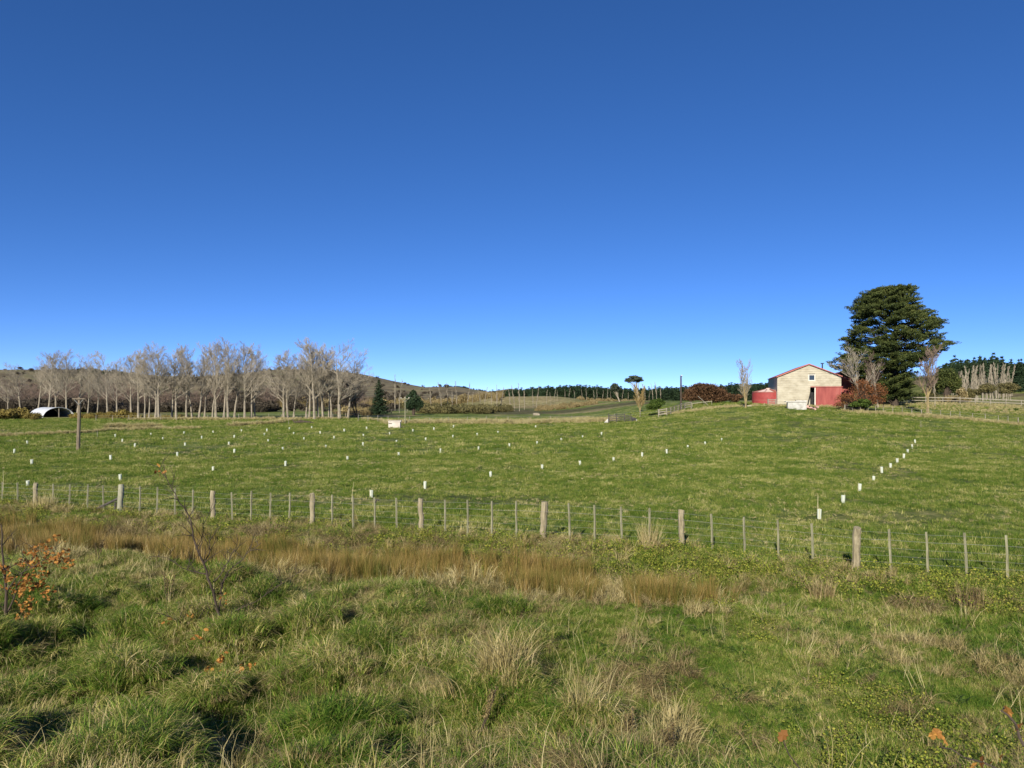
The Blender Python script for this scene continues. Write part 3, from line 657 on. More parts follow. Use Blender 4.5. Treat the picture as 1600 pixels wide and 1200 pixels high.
def guards():
    protos = []
    for v in range(4):
        r2 = random.Random(40 + v); t = empty('tree_guard', (0, 0, -500))
        m = MB(); k = 3 if v % 2 == 0 else 4; r0 = .095; r1 = .103 + .012 * r2.random(); n = 12
        P = []
        for lvl in (0, .5, 1):
            rr = r0 + (r1 - r0) * lvl
            for i in range(n):
                a = 2 * math.pi * i / n; q = 1 / max(abs(math.cos(a)), abs(math.sin(a))) if k == 4 else 1
                P.append((rr * q * math.cos(a) * .92, rr * q * math.sin(a) * .92, .42 * lvl))
        m.v = P; m.f = [(l * n + i, l * n + (i + 1) % n, (l + 1) * n + (i + 1) % n, (l + 1) * n + i) for l in (0, 1) for i in range(n)]
        m.build('sleeve', M['guard'], t)
        MB().tube([(r1 * 1.05, .02, -.05), (r1 * 1.1, .02, .5)], .012, 5, True).build('stake', M['stake'], t)
        protos.append(t)
    first = set()
    for rn, row in ROWS.items():
        for i, (px, yt, yb) in enumerate(row):
            b = hit(px, yb, 12); hh = max((yb - yt), 4.2) * b.y / F; r2 = random.Random(px * 3); v = r2.randrange(4)
            lab = '%s white tree guard, %s %s %s' % ('near' if yb > 735 else 'small' if yb > 690 else 'tiny', ordn(i), 'from the near end' if rn == 'right' else 'from the left', RNAME[rn])
            lab = lab.replace('near white', 'white').replace('of the paddock', '').replace('from the near end in', 'up').replace('in the nearest row that climbs to the right','in the nearest row climbing right').replace(' back from the fence','').replace('from the left in', 'along').strip()
            if v not in first:
                first.add(v); c = protos[v]; c.location = b; c.rotation_euler = (0, 0, r2.uniform(0, 6))
            else: c = copy_tree(protos[v], b, r2.uniform(0, 6))
            wpx = max(6.6 * 30 / b.y, 2.4) * b.y / F; sx = min(wpx / .22, 1.7)
            c.scale = (sx, sx, hh / .42); c.rotation_euler[0] = r2.uniform(-.09, .09); c.rotation_euler[1] = r2.uniform(-.09, .09)
            tag(c, lab, 'tree guard', 'white tree guards standing in rows across the paddock')
guards()
def stick(px, yt, yb, label, r=.012, lean=0, mat='stake', name='stake', cat='stake'):
    b = hit(px, yb, 12); top = zpix(yt, b.y) - b.z
    m = MB(); m.tube([(0, 0, -.05), (lean * .4, .01, top * .5), (lean, 0, top)], [r, r * .9, r * .6], 5, True); o = m.build(name, M[mat]); o.location = b; tag(o, label, cat); return o
stick(5, 735, 768, 'thin cane stake beyond the fence at the far left', lean=0)
stick(549, 753, 784, 'thin leaning cane standing beyond the fence near a batten', lean=.12)
stick(1278, 773, 803, 'thin cane stake just left of the nearest right-hand tree guard', r=.016)
stick(1439, 657, 668, 'lone pale marker stake high on the right of the paddock', r=.035, mat='rail')
stick(152, 673, 683, 'pale stake standing near the dry grass strip on the left', r=.035, mat='rail')
stick(451, 655, 664, 'short pale stake left of the dark log in the far paddock', r=.04, mat='rail')
def log():
    b = hit(473, 662); t = empty('fallen_log', b, R(8)); tag(t, 'dark fallen log lying in the far paddock', 'log')
    MB().tube([(-1.6, 0, .15), (-.3, .1, .32), (1.0, 0, .22), (1.9, .1, .1)], [.22, .3, .24, .12], 8, True).build('trunk', M['darkbark'], t)
    MB().tube([(-1.2, 0, .2), (-1.9, .2, .75)], [.14, .07], 6, True).build('branch', M['darkbark'], t)
log()

# ------------------------------------------------------------------ far fences
def post_line(name, label, pts, spacing, hgt, r, mat, wires=(0.9, 0.55), wr=.008, rails=None, cat='fence', dmin=60, jit=.1, depthpts=None, big=0):
    P = [hit(px, py, dmin) for px, py in pts] if depthpts is None else [at(a, b) for a, b in depthpts]
    t = empty(name, P[0]); o = P[0].copy(); tag(t, label, cat); pos = []; r2 = random.Random(len(label)); acc = 0; L = [P[0]]
    for a, b in zip(P[:-1], P[1:]):
        n = max(1, int((b - a).length / spacing))
        for k in range(n):
            q = a.lerp(b, k / n); pos.append(Vector((q.x, q.y, h(q.x, q.y))))
    pos.append(P[-1]); me = None
    mm = MB(); mm.tube([(0, 0, -.15), (0, 0, 1)], r, 5, True); me = mm.mesh('post', M[mat])
    for i, q in enumerate(pos):
        ob = link('post', me, t); ob.location = q - o; s = 1.7 if big and i % big == 0 else 1
        ob.scale = (s, s, hgt * r2.uniform(1 - jit, 1 + jit)); ob.rotation_euler = (0, r2.uniform(-.04, .04), 0)
    for f in wires:
        m = MB(); m.tube([q - o + Vector((0, 0, hgt * f)) for q in pos], wr, 3); m.build('wire', M['wire'], t)
    if rails:
        for f, th in rails:
            for a, b in zip(pos[:-1], pos[1:]):
                m = MB(); d = b - a; A = a - o + Vector((0, -.08, hgt * f)); B = b - o + Vector((0, -.08, hgt * f))
                m.prism([A, B, B + Vector((0, 0, th)), A + Vector((0, 0, th))], (0, .05, 0)); m.build('rail', M[mat], t)
    return t
post_line('wire_fence', 'wire fence of small pale battens running down the right hillside', [(1320, 643), (1380, 645), (1440, 650), (1500, 654), (1560, 660), (1640, 667)], 1.45, 1.2, .055, 'rail', big=9)
post_line('rail_fence', 'weathered post and rail fence crossing behind the big dark tree', None, 3.0, 1.45, .10, 'rail', wires=(), rails=((.78, .20), (.34, .15)), depthpts=[(1340, 172), (1420, 172), (1500, 170), (1620, 168)])
post_line('wire_fence', 'distant wire fence standing along the foot of the bare trees', [(150, 658), (300, 656.5), (420, 655), (520, 655), (560, 654)], 2.6, 1.15, .06, 'rail', dmin=100)
post_line('wire_fence', 'far wire fence along the dry grass strip in the middle', [(560, 658), (640, 662), (760, 661), (860, 660), (960, 657)], 3.2, 1.2, .05, 'rail', dmin=90)
post_line('wire_fence', 'short wire fence climbing from the dark ramp to the timber yards', [(960, 656), (1000, 652), (1030, 648.5)], 2.6, 1.2, .06, 'rail', dmin=80)
post_line('yard_fence', 'grey timber yard rails below the conical dark pine', None, 2.4, 1.3, .08, 'darkwood', wires=(), rails=((.85, .14), (.55, .14), (.25, .14)), depthpts=[(520, 166), (548, 168), (576, 196), (612, 200)])
post_line('yard_fence', 'pale low yard rails right of the conical dark pine', None, 2.6, 1.2, .08, 'rail', wires=(), rails=((.85, .14), (.5, .14)), depthpts=[(612, 205), (636, 212), (662, 214)])
post_line('yard_fence', 'timber stock yard rails stepping up the knoll by the tall pole', None, 1.9, 1.35, .09, 'rail', wires=(), rails=((.9, .16), (.6, .16), (.3, .16)), depthpts=[(1029, 131), (1042, 131), (1070, 140), (1080, 141)])
post_line('yard_fence', 'pale old rails in the long grass under the copper tree', None, 2.6, .8, .07, 'batten', wires=(), rails=((.8, .16),), depthpts=[(1082, 147), (1100, 147), (1112, 147)])
def dark_ramp():
    D0 = 128; c = at(966, D0); t = empty('loading_ramp', c, R(-10)); tag(t, 'dark railed stock ramp at the end of the dry grass strip', 'ramp')
    for k in range(4):
        MB().prism([(-1.7, 0, .25 + .3 * k), (1.1, 0, .45 + .3 * k), (1.1, 0, .6 + .3 * k), (-1.7, 0, .40 + .3 * k)], (0, .06, 0)).build('rail', M['darkwood'], t)
        MB().prism([(1.15, 0, .45 + .28 * k), (3.1, .5, .1 + .18 * k), (3.1, .5, .22 + .18 * k), (1.15, 0, .6 + .28 * k)], (0, .06, 0)).build('rail', M['darkwood'], t)
    for x in (-1.7, -.3, 1.1, 2.2): MB().box((x, .1, .8), (.14, .14, 1.6)).build('post', M['darkwood'], t)
    MB().prism([(-2.5, .3, 0), (-1.6, .3, 0), (-1.6, .3, .9)], (0, 1.4, 0)).build('ramp_floor', MATS['grey'], t)
    MB().prism([(2.3, .6, 0), (3.6, .6, 0), (3.1, .6, .7), (2.3, .6, .8)], (0, .8, 0)).build('stone_heap', MATS['grey'], t)
dark_ramp()
cw = empty('pale_stone', hit(837, 649, 150)); tag(cw, 'pale pinkish boulder lying behind the dry grass strip', 'stone')
mb = MB(); mb.box((0, 0, .3), (1.3, .8, .6), .2); mb.box((.7, 0, .2), (.8, .7, .4), -.3); mb.build('stone_face', M['bark'], cw)
# diagonal fallen pole by the copper tree
b0 = at(1106, 146); o = MB().tube([(0, 0, .1), (-1.9, .3, 1.9)], [.07, .05], 5, True).build('leaning_pole', M['rail']); o.location = b0; tag(o, 'bleached pole leaning against the copper tree', 'pole')

# ------------------------------------------------------------------ bare trees
def bare_tree(seed, Ht, trunk_f, style):
    """returns trunk MB and crown MB. style: dict of limb angle, count, upward pull"""
    r = random.Random(seed); T = MB(); C = MB(); st = style
    def path(p, d, L, n, curve, wob):
        pts = [p.copy()]; d = d.normalized()
        for k in range(n):
            d = (d + Vector((r.gauss(0, wob), r.gauss(0, wob), r.gauss(0, wob * .6) + curve))).normalized(); p = p + d * (L / n); pts.append(p.copy())
        return pts, d
    def side(d, ang):
        a = d.orthogonal().normalized(); a.rotate(Matrix.Rotation(r.uniform(0, 6.283), 3, d)); return (d * math.cos(ang) + a * math.sin(ang)).normalized()
    def along(pts, f):
        x = f * (len(pts) - 1); i = min(int(x), len(pts) - 2); return pts[i].lerp(pts[i + 1], x - i), (pts[i + 1] - pts[i]).normalized()
    def sub(pts, L, rad, lvl):
        n = st['n'][lvl]
        for k in range(n):
            f = st['f0'][lvl] + (1 - st['f0'][lvl]) * (k + r.random()) / n; f = min(f, .99)
            p, d = along(pts, f); nd = side(d, st['ang'][lvl] * r.uniform(.7, 1.3))
            l = L * st['len'][lvl] * (1.15 - .7 * f) * r.uniform(.7, 1.25)
            if lvl == len(st['n']) - 1: C.cone(p, p + (nd + Vector((0, 0, st['up'] * .6))).normalized() * l, st['tr']); continue
            rr = max(rad * (1 - .75 * f) * .55, st['tr'] * 1.1); q, _ = path(p, nd, l, 3, st['up'] * .32, .045)
            m = T if lvl == 0 else C
            m.tube(q, [rr, rr * .75, rr * .5, st['tr'] * .6], 4 if lvl == 0 else 3); sub(q, l, rr, lvl + 1)
    stems = st.get('stems', 1)
    for s in range(stems):
        d0 = Vector((0, 0, 1)) if stems == 1 else side(Vector((0, 0, 1)), st.get('spread', .12))
        pts, _ = path(Vector((r.uniform(-.1, .1), r.uniform(-.1, .1), -.1)), d0, Ht * .97, 9, .03, .035)
        rr = [st['r0'] * (1 - .93 * (k / 9) ** .85) for k in range(10)]; rr[0] *= 1.15
        T.tube(pts, rr, 6); sub(pts, Ht, st['r0'] * .9, 0)
    return T, C
def tree_root(name, T, C, matT, matC):
    t = empty(name, (0, 0, -500)); T.build('trunk', matT, t); C.build('crown', matC, t); return t
POP = dict(n=[16, 10, 9, 5], f0=[.26, .12, .1, .1], ang=[.66, .62, .6, .5], len=[.44, .46, .46, .66], up=.42, tr=.0085, r0=.21)
POPW = dict(n=[15, 10, 9, 5], f0=[.22, .12, .1, .1], ang=[.85, .66, .6, .5], len=[.52, .46, .44, .64], up=.42, tr=.0085, r0=.25)
POPN = dict(n=[18, 9, 8, 6], f0=[.32, .12, .1, .1], ang=[.5, .55, .55, .5], len=[.34, .44, .44, .62], up=.45, tr=.0085, r0=.17)
THIN = dict(n=[36, 8, 6], f0=[.28, .1, .1], ang=[.34, .42, .5], len=[.11, .5, .5], up=.6, tr=.013, r0=.10)
protoP = [(tree_root('bare_poplar', *bare_tree(100 + i, 14, .3, [POP, POPW, POP, POPN, POPW, POP, POPN][i]), M['bark'], M['twig'])) for i in range(7)]
protoT = [(tree_root('young_poplar', *bare_tree(200 + i, 9, .3, THIN), M['bark'], M['twig'])) for i in range(4)]
protoL = [(tree_root('bare_tree', *bare_tree(150 + i, 14, .3, dict(POPW, stems=2, spread=.25, f0=[.12, .1, .1, .1], r0=.16)), M['darkbark'], M['twigred'])) for i in range(3)]
used = set()
def place_tree(proto, loc, Ht, base_h, rz, label, group, cat='tree', w=1.0):
    if proto.name in used: t = copy_tree(proto, loc, rz)
    else: used.add(proto.name); t = proto; t.location = loc; t.rotation_euler = (0, 0, rz)
    s = Ht / base_h; t.scale = (s * w, s * w, s); tag(t, label, cat, group); return t
# (px, top, depth, wide)
LT = [(12, 592, 205, 1), (33, 578, 200, 1), (58, 566, 196, 1), (74, 561, 192, 1), (88, 556, 196, 1), (104, 553, 190, 0), (120, 562, 194, 1), (137, 580, 185, 3), (152, 574, 188, 3),
      (168, 563, 182, 1), (183, 566, 172, 1), (205, 556, 160, 0), (217, 553, 152, 1), (225, 560, 156, 3), (232, 556, 153, 3), (243, 550, 151, 1), (248, 549, 150, 0), (268, 556, 154, 1),
      (276, 552, 153, 2), (291, 552, 154, 3), (301, 555, 158, 3), (310, 547, 155, 1), (320, 556, 157, 3), (331, 549, 154, 3), (338, 545, 156, 2), (350, 543, 154, 3), (357, 541, 153, 0),
      (365, 548, 156, 3), (383, 546, 153, 2), (393, 551, 155, 0), (399, 553, 156, 3), (443, 549, 153, 1), (450, 551, 154, 0), (458, 570, 160, 3), (477, 548, 158, 3), (483, 545, 154, 0), (491, 532, 152, 1),
      (498, 538, 157, 3), (505, 541, 154, 0), (513, 546, 158, 3), (518, 548, 155, 3), (530, 543, 153, 4), (543, 556, 155, 1)]
for i, (px, yt, D0, v) in enumerate(LT):
    b = at(px, D0); Ht = zpix(yt, D0) - b.z; r2 = random.Random(px)
    k = {0: 0, 1: r2.choice([0, 2, 5]), 2: 2, 3: r2.choice([3, 6]), 4: 4}[v]
    place_tree(protoP[k], b, Ht * (1.0 if px < 430 else .95), 14, r2.uniform(0, 6.28), 'bare grey poplar, %s trunk from the left in the tall row beyond the paddock' % ordn(i), 'tall bare poplars in the row at the left', w=r2.uniform(1.1, 1.4) * (1.2 if v == 4 else 1))
# lower bare trees behind, at the left
for i, px in enumerate([0, 14, 30, 46, 62, 80, 98, 116, 134, 150, 166, 184, 200, 222, 250, 280, 312, 345, 420, 560]):
    D0 = 235 + (i * 37) % 40; b = at(px + 3, D0); Ht = zpix([598, 602, 596, 600, 604][i % 5] + (8 if px > 200 else 0), D0) - b.z
    place_tree(protoL[i % 3], b, Ht, 14, i * 1.3, 'low brown bare tree, %s from the left in the tangle behind the tall poplars' % ordn(i), 'low bare trees behind the tall poplars', w=1.6)
YT = [(618, 585, 240), (624, 592, 240), (673, 603, 250), (690, 596, 255), (699, 598, 262), (706, 608, 250), (714, 595, 260), (730, 597, 262), (738, 612, 270), (751, 606, 265), (757, 604, 250), (768, 611, 262), (777, 601, 235),
      (783, 604, 240), (797, 606, 235), (804, 601, 236), (811, 598, 232), (819, 606, 250), (833, 608, 262), (838, 604, 262), (854, 609, 275), (861, 612, 275), (866, 607, 280), (871, 610, 285), (883, 608, 290), (889, 606, 292), (898, 609, 290),
      (910, 608, 295), (916, 606, 300), (928, 609, 300), (933, 607, 305), (941, 609, 305), (949, 607, 300), (955, 611, 300), (972, 609, 290), (982, 612, 285), (1008, 606, 240), (1014, 611, 240), (1020, 598, 238), (1026, 596, 240), (1032, 603, 240)]
for i, (px, yt, D0) in enumerate(YT):
    b = at(px, D0); Ht = zpix(yt, D0) - b.z; place_tree(protoT[(i * 7) % 4], b, Ht, 9, i * 2.1, 'thin pole-like young poplar, %s from the left before the pine wood' % ordn(i), 'slender young poplars in the middle distance', w=1.15)
r2 = random.Random(77)
for i in range(56):
    f = i / 55; px = 1487 + 94 * f + r2.uniform(-1.5, 1.5); hi = i % 2; D0 = (300 if hi else 262) + r2.uniform(-8, 8)
    yt = (566 + 9 * abs(f - .6) if f > .3 else 572 + 40 * (.3 - f)) + r2.uniform(-2, 3) if hi else 590 + r2.uniform(-6, 4)
    b = at(px, D0); Ht = zpix(yt, D0) - b.z; place_tree(protoT[r2.randrange(4)], b, Ht, 9, i * 1.7, 'tall thin pale poplar, %s from the left in the stand at the right edge' % ordn(i), 'dense stand of thin poplars on the right hill', w=1.25)

for q in protoP + protoT + protoL:
    if q.name not in used:
        for ch in list(q.children): bpy.data.objects.remove(ch)
        bpy.data.objects.remove(q)
def special(name, px, depth, yt, style, seed, Hb, label, mt, mc, w=1.0, stems=1, spread=.12, **kw):
    st = dict(style); st['stems'] = stems; st['spread'] = spread; st.update(kw); T, C = bare_tree(seed, Hb, .3, st); t = tree_root(name, T, C, M[mt], M[mc])
    b = at(px, depth); s = (zpix(yt, depth) - b.z) / Hb; t.location = b; t.scale = (s * w, s * w, s); tag(t, label, 'tree'); return t
special('bare_tree', 1165, 128, 565, POPN, 301, 8, 'upright bare tree with yellowish lower limbs left of the red tank', 'lichen', 'twig', 1.0, 3, .10, r0=.13, tr=.012, n=[12, 8, 6, 3], f0=[.12, .1, .1, .1])
special('bare_tree', 1449, hit(1449, 649).y, 556, POPW, 302, 9, 'forked bare tree with yellow lichen trunk below the dark conifer', 'lichen', 'twigred', .95, 1, .2, r0=.28, tr=.013, f0=[.25, .1, .1, .1], ang=[.55, .55, .6, .6])
special('bare_tree', 1462, 150, 566, THIN, 303, 9, 'very thin straight pole tree beside the lichen trunked tree', 'bark', 'twig', .8, 1)
special('bare_tree', 1345, 134, 548, POPW, 304, 9, 'bare pale branched tree rising behind the russet bush by the barn', 'bark', 'twig', 1.0, 2, .2, r0=.2, tr=.010, n=[9, 7, 6, 4])
special('willow_tree', 1000, hit(1000, 645).y, 602, POPN, 305, 6, 'slim golden twigged tree leaning under the umbrella shaped tree', 'lichen', 'twigyel', 1.0, 2, .2, r0=.10, tr=.012, f0=[.15, .1, .1, .1])
special('bare_tree', 1372, 140, 556, POP, 306, 9, 'second bare tree tangled in front of the dark conifer', 'bark', 'twigred', 1.0, 2, .25, r0=.15, tr=.009, n=[9, 7, 6, 4])
special('bare_tree', 558, 170, 596, POPW, 307, 8, 'small dark bare tree at the right end of the poplar row', 'darkbark', 'twigred', 1.3, 2, .3, r0=.15, tr=.014)

# ------------------------------------------------------------------ evergreens
def big_cypress():
    D0 = 147.0; s = ppm(D0); c = at(1398, D0); t = empty('cypress_tree', c); tag(t, 'huge dark green spreading cypress towering right of the barn', 'tree')
    rng = np.random.default_rng(12)
    prof = [(447, 1368, 1428), (456, 1345, 1432), (468, 1336, 1434), (480, 1328, 1438), (492, 1330, 1462), (502, 1334, 1468), (515, 1330, 1466), (525, 1322, 1478), (534, 1320, 1482),
            (545, 1324, 1472), (553, 1318, 1455), (561, 1300, 1440), (575, 1308, 1425), (588, 1330, 1430), (600, 1345, 1428), (612, 1355, 1424), (622, 1365, 1420)]
    py = [p[0] for p in prof]; lf = [p[1] for p in prof]; rt = [p[2] for p in prof]
    parts = []; limbs = MB(); cores = []
    npads = 1000
    for k in range(npads):
        yy = rng.uniform(446, 621) if k > 40 else rng.uniform(446, 470)
        xl = np.interp(yy, py, lf); xr = np.interp(yy, py, rt); cx = (xl + xr) / 2; hw = (xr - xl) / 2
        a = rng.uniform(0, 2 * math.pi); f = rng.uniform(.1, 1) ** .6
        if k % 3 == 0: a = rng.choice([0, math.pi]) + rng.normal() * .5; f = rng.uniform(.75, 1.16)
        pw = rng.uniform(.6, 1.7) * (1 if hw > 30 else .75); rr = max(hw * s - pw * .55, .2) * f
        rr *= .89 if yy > 475 else .82; X = (cx - 1398) * s + math.cos(a) * rr; Y = math.sin(a) * min(rr, 8.5) ; Z = zpix(yy, D0) - c.z - .4
        n = int(135 * pw); d = rng.normal(size=(n, 3)); d /= np.linalg.norm(d, axis=1)[:, None]; q = d * (rng.uniform(0, 1, n) ** .4)[:, None]
        rad = np.array([math.cos(a), math.sin(a), 0]); tang = np.array([-math.sin(a), math.cos(a), 0])
        lr = q[:, 0] * pw * 1.15; lt = q[:, 1] * pw * .8; lz = q[:, 2] * .50 * (1 - .3 * (lr > 0)) + rng.uniform(-.12, .42) * lr + .10 * np.sin(lr * 2.4 + k) + .1 * np.sin(lt * 3.1)
        P = np.array([X, Y, Z]) + rad * lr[:, None] + tang * lt[:, None]; P[:, 2] += lz
        dr = rad[None] * .8 + np.array([0, 0, .35]) + (q[:, :1] * rad + q[:, 1:2] * tang) * .9
        v, fc, tt = leaves(P, .17, rng, .35, 2.6, dr); tt = np.clip(tt * .6 + .35 * np.repeat(q[:, 2] > .1, 4), 0, 1); parts.append((v, fc, tt))
        if k % 5 == 0:
            limbs.tube([((cx - 1398) * s * .2, 0, Z - 1.6), (X * .5, Y * .5, Z - .7), (X, Y, Z - .05)], [.16, .11, .04], 4)
    v, f, tt = cat_parts(parts); link('crown', mesh_np('crown', v, f, M['cypress'], tt), t)
    limbs.build('limbs', M['darkbark'], t)
    tr = MB(); tr.tube([(0, 0, -.2), (.1, 0, 4), (-.2, 0, 10), (.2, 0, 17), (0, 0, 23)], [.75, .6, .45, .3, .1], 9); tr.build('trunk', M['darkbark'], t)
big_cypress()
def leafy(name, label, blobs, px, depth, n, size, mat, seed, trunk=None, cat='tree', up=.3, stretch=1.6, shell=.5, bark='darkbark', twigs=0):
    """blobs: (px, py, rx, rz) in photo pixels at that depth"""
    rng = np.random.default_rng(seed); c = at(px, depth); s = ppm(depth); t = empty(name, c); tag(t, label, cat); parts = []
    tot = sum(b[2] * b[3] for b in blobs); wood = MB()
    for bx, by, rx, rz in blobs:
        k = int(n * rx * rz / tot); cc = ((bx - px) * s, rng.uniform(-.3, .3) * rx * s, zpix(by, depth) - c.z)
        sub = max(3, int(rx * rz / 12) + 3)
        for j in range(sub):
            d = rng.normal(size=3); d /= np.linalg.norm(d); q = np.array(cc) + d * np.array([rx, rx * .9, rz]) * s * .6
            P = blob_points(k // sub, q, (rx * s * .52, rx * s * .5, rz * s * .5), rng, .2); parts.append(leaves(P, size, rng, up, stretch))
            if twigs or (trunk and j % 2 == 0): wood.tube([(0, 0, min(.25 * q[2], 1.5)), tuple(q * np.array([.5, .5, .7])), tuple(q)], [.09, .06, .02], 4)
    v, f, tt = cat_parts(parts); v[:, 2] = np.maximum(v[:, 2], -.2); link('crown', mesh_np('crown', v, f, M[mat], tt), t)
    if trunk:
        for pts, rr in trunk: wood.tube([((a - px) * s, 0, zpix(b, depth) - c.z) for a, b in pts], rr, 7)
    if wood.v: wood.build('trunk', M[bark], t)
    return t
leafy('copper_tree', 'wide rounded copper brown leafed tree on the knoll', [(1104, 612, 32, 13), (1080, 618, 15, 9), (1128, 618, 16, 9), (1100, 606, 20, 9), (1150, 622, 14, 7), (1110, 622, 30, 7)], 1106, 152, 15000, .22, 'copper', 21, [([(1104, 634), (1104, 618)], [.4, .25])])
leafy('green_bush', 'dense bright green bush beside the yellow twigged tree', [(1022, 632, 12, 8), (1030, 630, 9, 8), (1015, 636, 8, 5)], 1024, 137, 6000, .17, 'bush', 22, cat='bush')
leafy('umbrella_tree', 'tall umbrella crowned gum with bare forked stems', [(991, 592, 13, 4.4), (982, 595, 6, 2.6), (1000, 595, 6, 2.7), (991, 589, 8, 2.2)], 996, 210, 3600, .30, 'gum', 23, [([(1001, 637), (996, 612), (992, 604), (984, 596)], [.3, .2, .14, .06]), ([(995, 609), (994, 602), (998, 594)], [.18, .12, .05]), ([(992, 604), (988, 600), (990, 592)], [.12, .09, .04])], bark='bark')
leafy('gum_tree', 'round crowned grey green tree with leaning pale trunk', [(961, 604, 8, 6), (966, 608, 5, 4), (956, 607, 4, 3)], 966, 235, 2600, .32, 'gum', 24, [([(970, 634), (966, 622), (962, 610)], [.3, .22, .12])], bark='bark')
leafy('dark_tree', 'dark shaggy conifer beside the stand of thin poplars', [(1476, 590, 16, 14), (1486, 597, 14, 14), (1466, 600, 12, 14), (1480, 580, 9, 8), (1492, 606, 10, 9)], 1479, 185, 12000, .30, 'cypress', 25, [([(1478, 625), (1478, 600)], [.6, .3])])
leafy('evergreen_tree', 'rounded dark evergreen right of the conical pine', [(646, 625, 12, 13), (640, 633, 9, 8), (652, 632, 10, 10), (646, 615, 7, 7)], 647, 186, 7000, .28, 'pine', 26, [([(646, 648), (646, 632)], [.4, .3])])
leafy('russet_bush', 'russet orange leaved bush in front of the barn corner', [(1348, 616, 24, 15), (1325, 624, 20, 10), (1374, 612, 15, 15), (1350, 602, 20, 10), (1366, 625, 20, 8), (1310, 631, 12, 5)], 1350, 128, 6200, .14, 'orangefar', 27, [([(1345, 636), (1346, 618)], [.15, .08])], cat='bush', twigs=1)
leafy('dark_shrub', 'dark green shrubs under the russet bush', [(1350, 630, 12, 7), (1335, 632, 9, 5)], 1350, 127, 2500, .18, 'bush', 28, cat='bush')
leafy('yellow_shrub', 'dark shrub among yellow grass on the right hillside', [(1575, 645, 12, 6), (1582, 642, 8, 5)], 1576, 150, 2600, .17, 'bush', 29, cat='bush')
leafy('olive_bush', 'rounded olive bush, left one of the pair by the rail fence', [(1540, 607, 15, 9), (1532, 612, 9, 6)], 1540, 215, 5000, .24, 'olive', 30, cat='bush')
leafy('olive_bush', 'rounded olive bush, right one of the pair by the rail fence', [(1577, 606, 16, 9), (1570, 612, 10, 6)], 1577, 215, 5000, .24, 'olive', 31, cat='bush')
for i, (px, yy, w_, m_) in enumerate([(1502, 614, 9, 'dead'), (1516, 615, 6, 'olive'), (1440, 622, 12, 'bush'), (1402, 617, 20, 'scrubdark'), (1425, 620, 14, 'cypress'), (1452, 616, 12, 'olive')]):
    leafy('hedge_bush', ['brownish twiggy bush left of the olive bush pair', 'small yellow olive bush under the pale poplar stand', 'low green bush under the lichen trunked tree', 'black shaded bush under the huge cypress', 'dark bush right of the huge cypress trunk', 'olive scrub bush behind the rail fence'][i], [(px, yy, w_, 8), (px + 4, yy + 3, w_ * .7, 6)], px, 176, 2200, .22, m_, 40 + i, cat='bush')
def conifer(seed, Hh, Rb, n, size, whorls=22, droop=.25):
    rng = np.random.default_rng(seed); parts = []
    for w_ in range(whorls):
        f = w_ / whorls; z = Hh * (.06 + .93 * f); rr = Rb * (1 - f) ** .8 * rng.uniform(.8, 1.1) + .12; m = max(4, int(9 * (1 - f) + 3)); a0 = rng.uniform(0, 6)
        for j in range(m):
            a = a0 + 6.283 * j / m + rng.normal() * .2; L = rr * rng.uniform(.65, 1.12); k = max(4, int(n * L / Rb / (whorls * 5)))
            tt = rng.uniform(.1, 1, k); P = np.stack([np.cos(a) * tt * L, np.sin(a) * tt * L, z - droop * L * tt + .25 * L * tt ** 2 * .8], 1) + rng.normal(size=(k, 3)) * np.array([.09, .09, .05]) * Hh * .09
            parts.append(leaves(P, size, rng, .2, 2.2, np.tile([math.cos(a), math.sin(a), .1], (k, 1))))
    return cat_parts(parts)
def pine_thing():
    D0 = 190; c = at(592, D0); t = empty('pine_tree', c); tag(t, 'dark conical pine standing by the yards in the centre left', 'tree'); Hh = zpix(591, D0) - c.z
    v, f, tt = conifer(5, Hh, 2.9, 6500, .24, 26); link('crown', mesh_np('crown', v, f, M['pine'], tt), t)
    MB().tube([(0, 0, -.2), (0, 0, Hh * .96)], [.28, .03], 6).build('trunk', M['darkbark'], t)
pine_thing()
pineforms = []
for i in range(4):
    pineforms.append(conifer(60 + i, 12, [2.3, 1.9, 2.6, 1.7][i], 900, .55, 12))
pinelib = library(M['pine'], pineforms)
def pine_wood(name, label, cells, seed):
    rng = np.random.default_rng(seed); P = []; S = []
    for px0, px1, y0t, y1t, D0, D1, n in cells:
        for k in range(n):
            f = rng.uniform(); D = rng.uniform(D0, D1); px = px0 + (px1 - px0) * f; x = (px - 800) / F * D; z = h(x, D); top = zpix(y0t + (y1t - y0t) * f, D0 + .35 * (D1 - D0))
            hh = (top - z) * (rng.uniform(.84, 1.04) + (.14 if rng.random() < .12 else 0))
            if hh < 3: hh = 3
            P.append((x, D, z - .3)); S.append(hh / 12)
    S = np.array(S); s3 = np.stack([S * 0 + 1.0 + .25 * rng.random(len(S)), S * 0 + 1.0 + .25 * rng.random(len(S)), S], 1)
    scatter(name, label, 'wood', P, S, pinelib, rng, .02, scl3=s3)
pine_wood('pine_wood', 'long dark pine plantation closing the middle distance', [(770, 830, 610, 605, 500, 600, 160), (830, 900, 604, 602, 440, 540, 240), (900, 1000, 602, 606, 400, 500, 300), (1000, 1110, 606, 601, 390, 500, 280), (1110, 1225, 602, 594, 380, 470, 240), (1225, 1420, 596, 596, 400, 480, 200)], 3)
pine_wood('pine_wood', 'dark pine wood crowning the hill at the right edge', [(1465, 1490, 570, 563, 350, 420, 60), (1490, 1560, 562, 557, 350, 440, 160), (1560, 1600, 560, 569, 350, 420, 110), (1600, 1760, 569, 590, 350, 430, 160)], 4)
pine_wood('pine_wood', 'small clump of dark trees on the far ridge centre', [(692, 705, 606, 602, 1180, 1240, 14), (705, 728, 602, 603, 1180, 1240, 24), (728, 770, 606, 610, 1180, 1240, 26), (770, 800, 612, 612, 800, 900, 24)], 5)
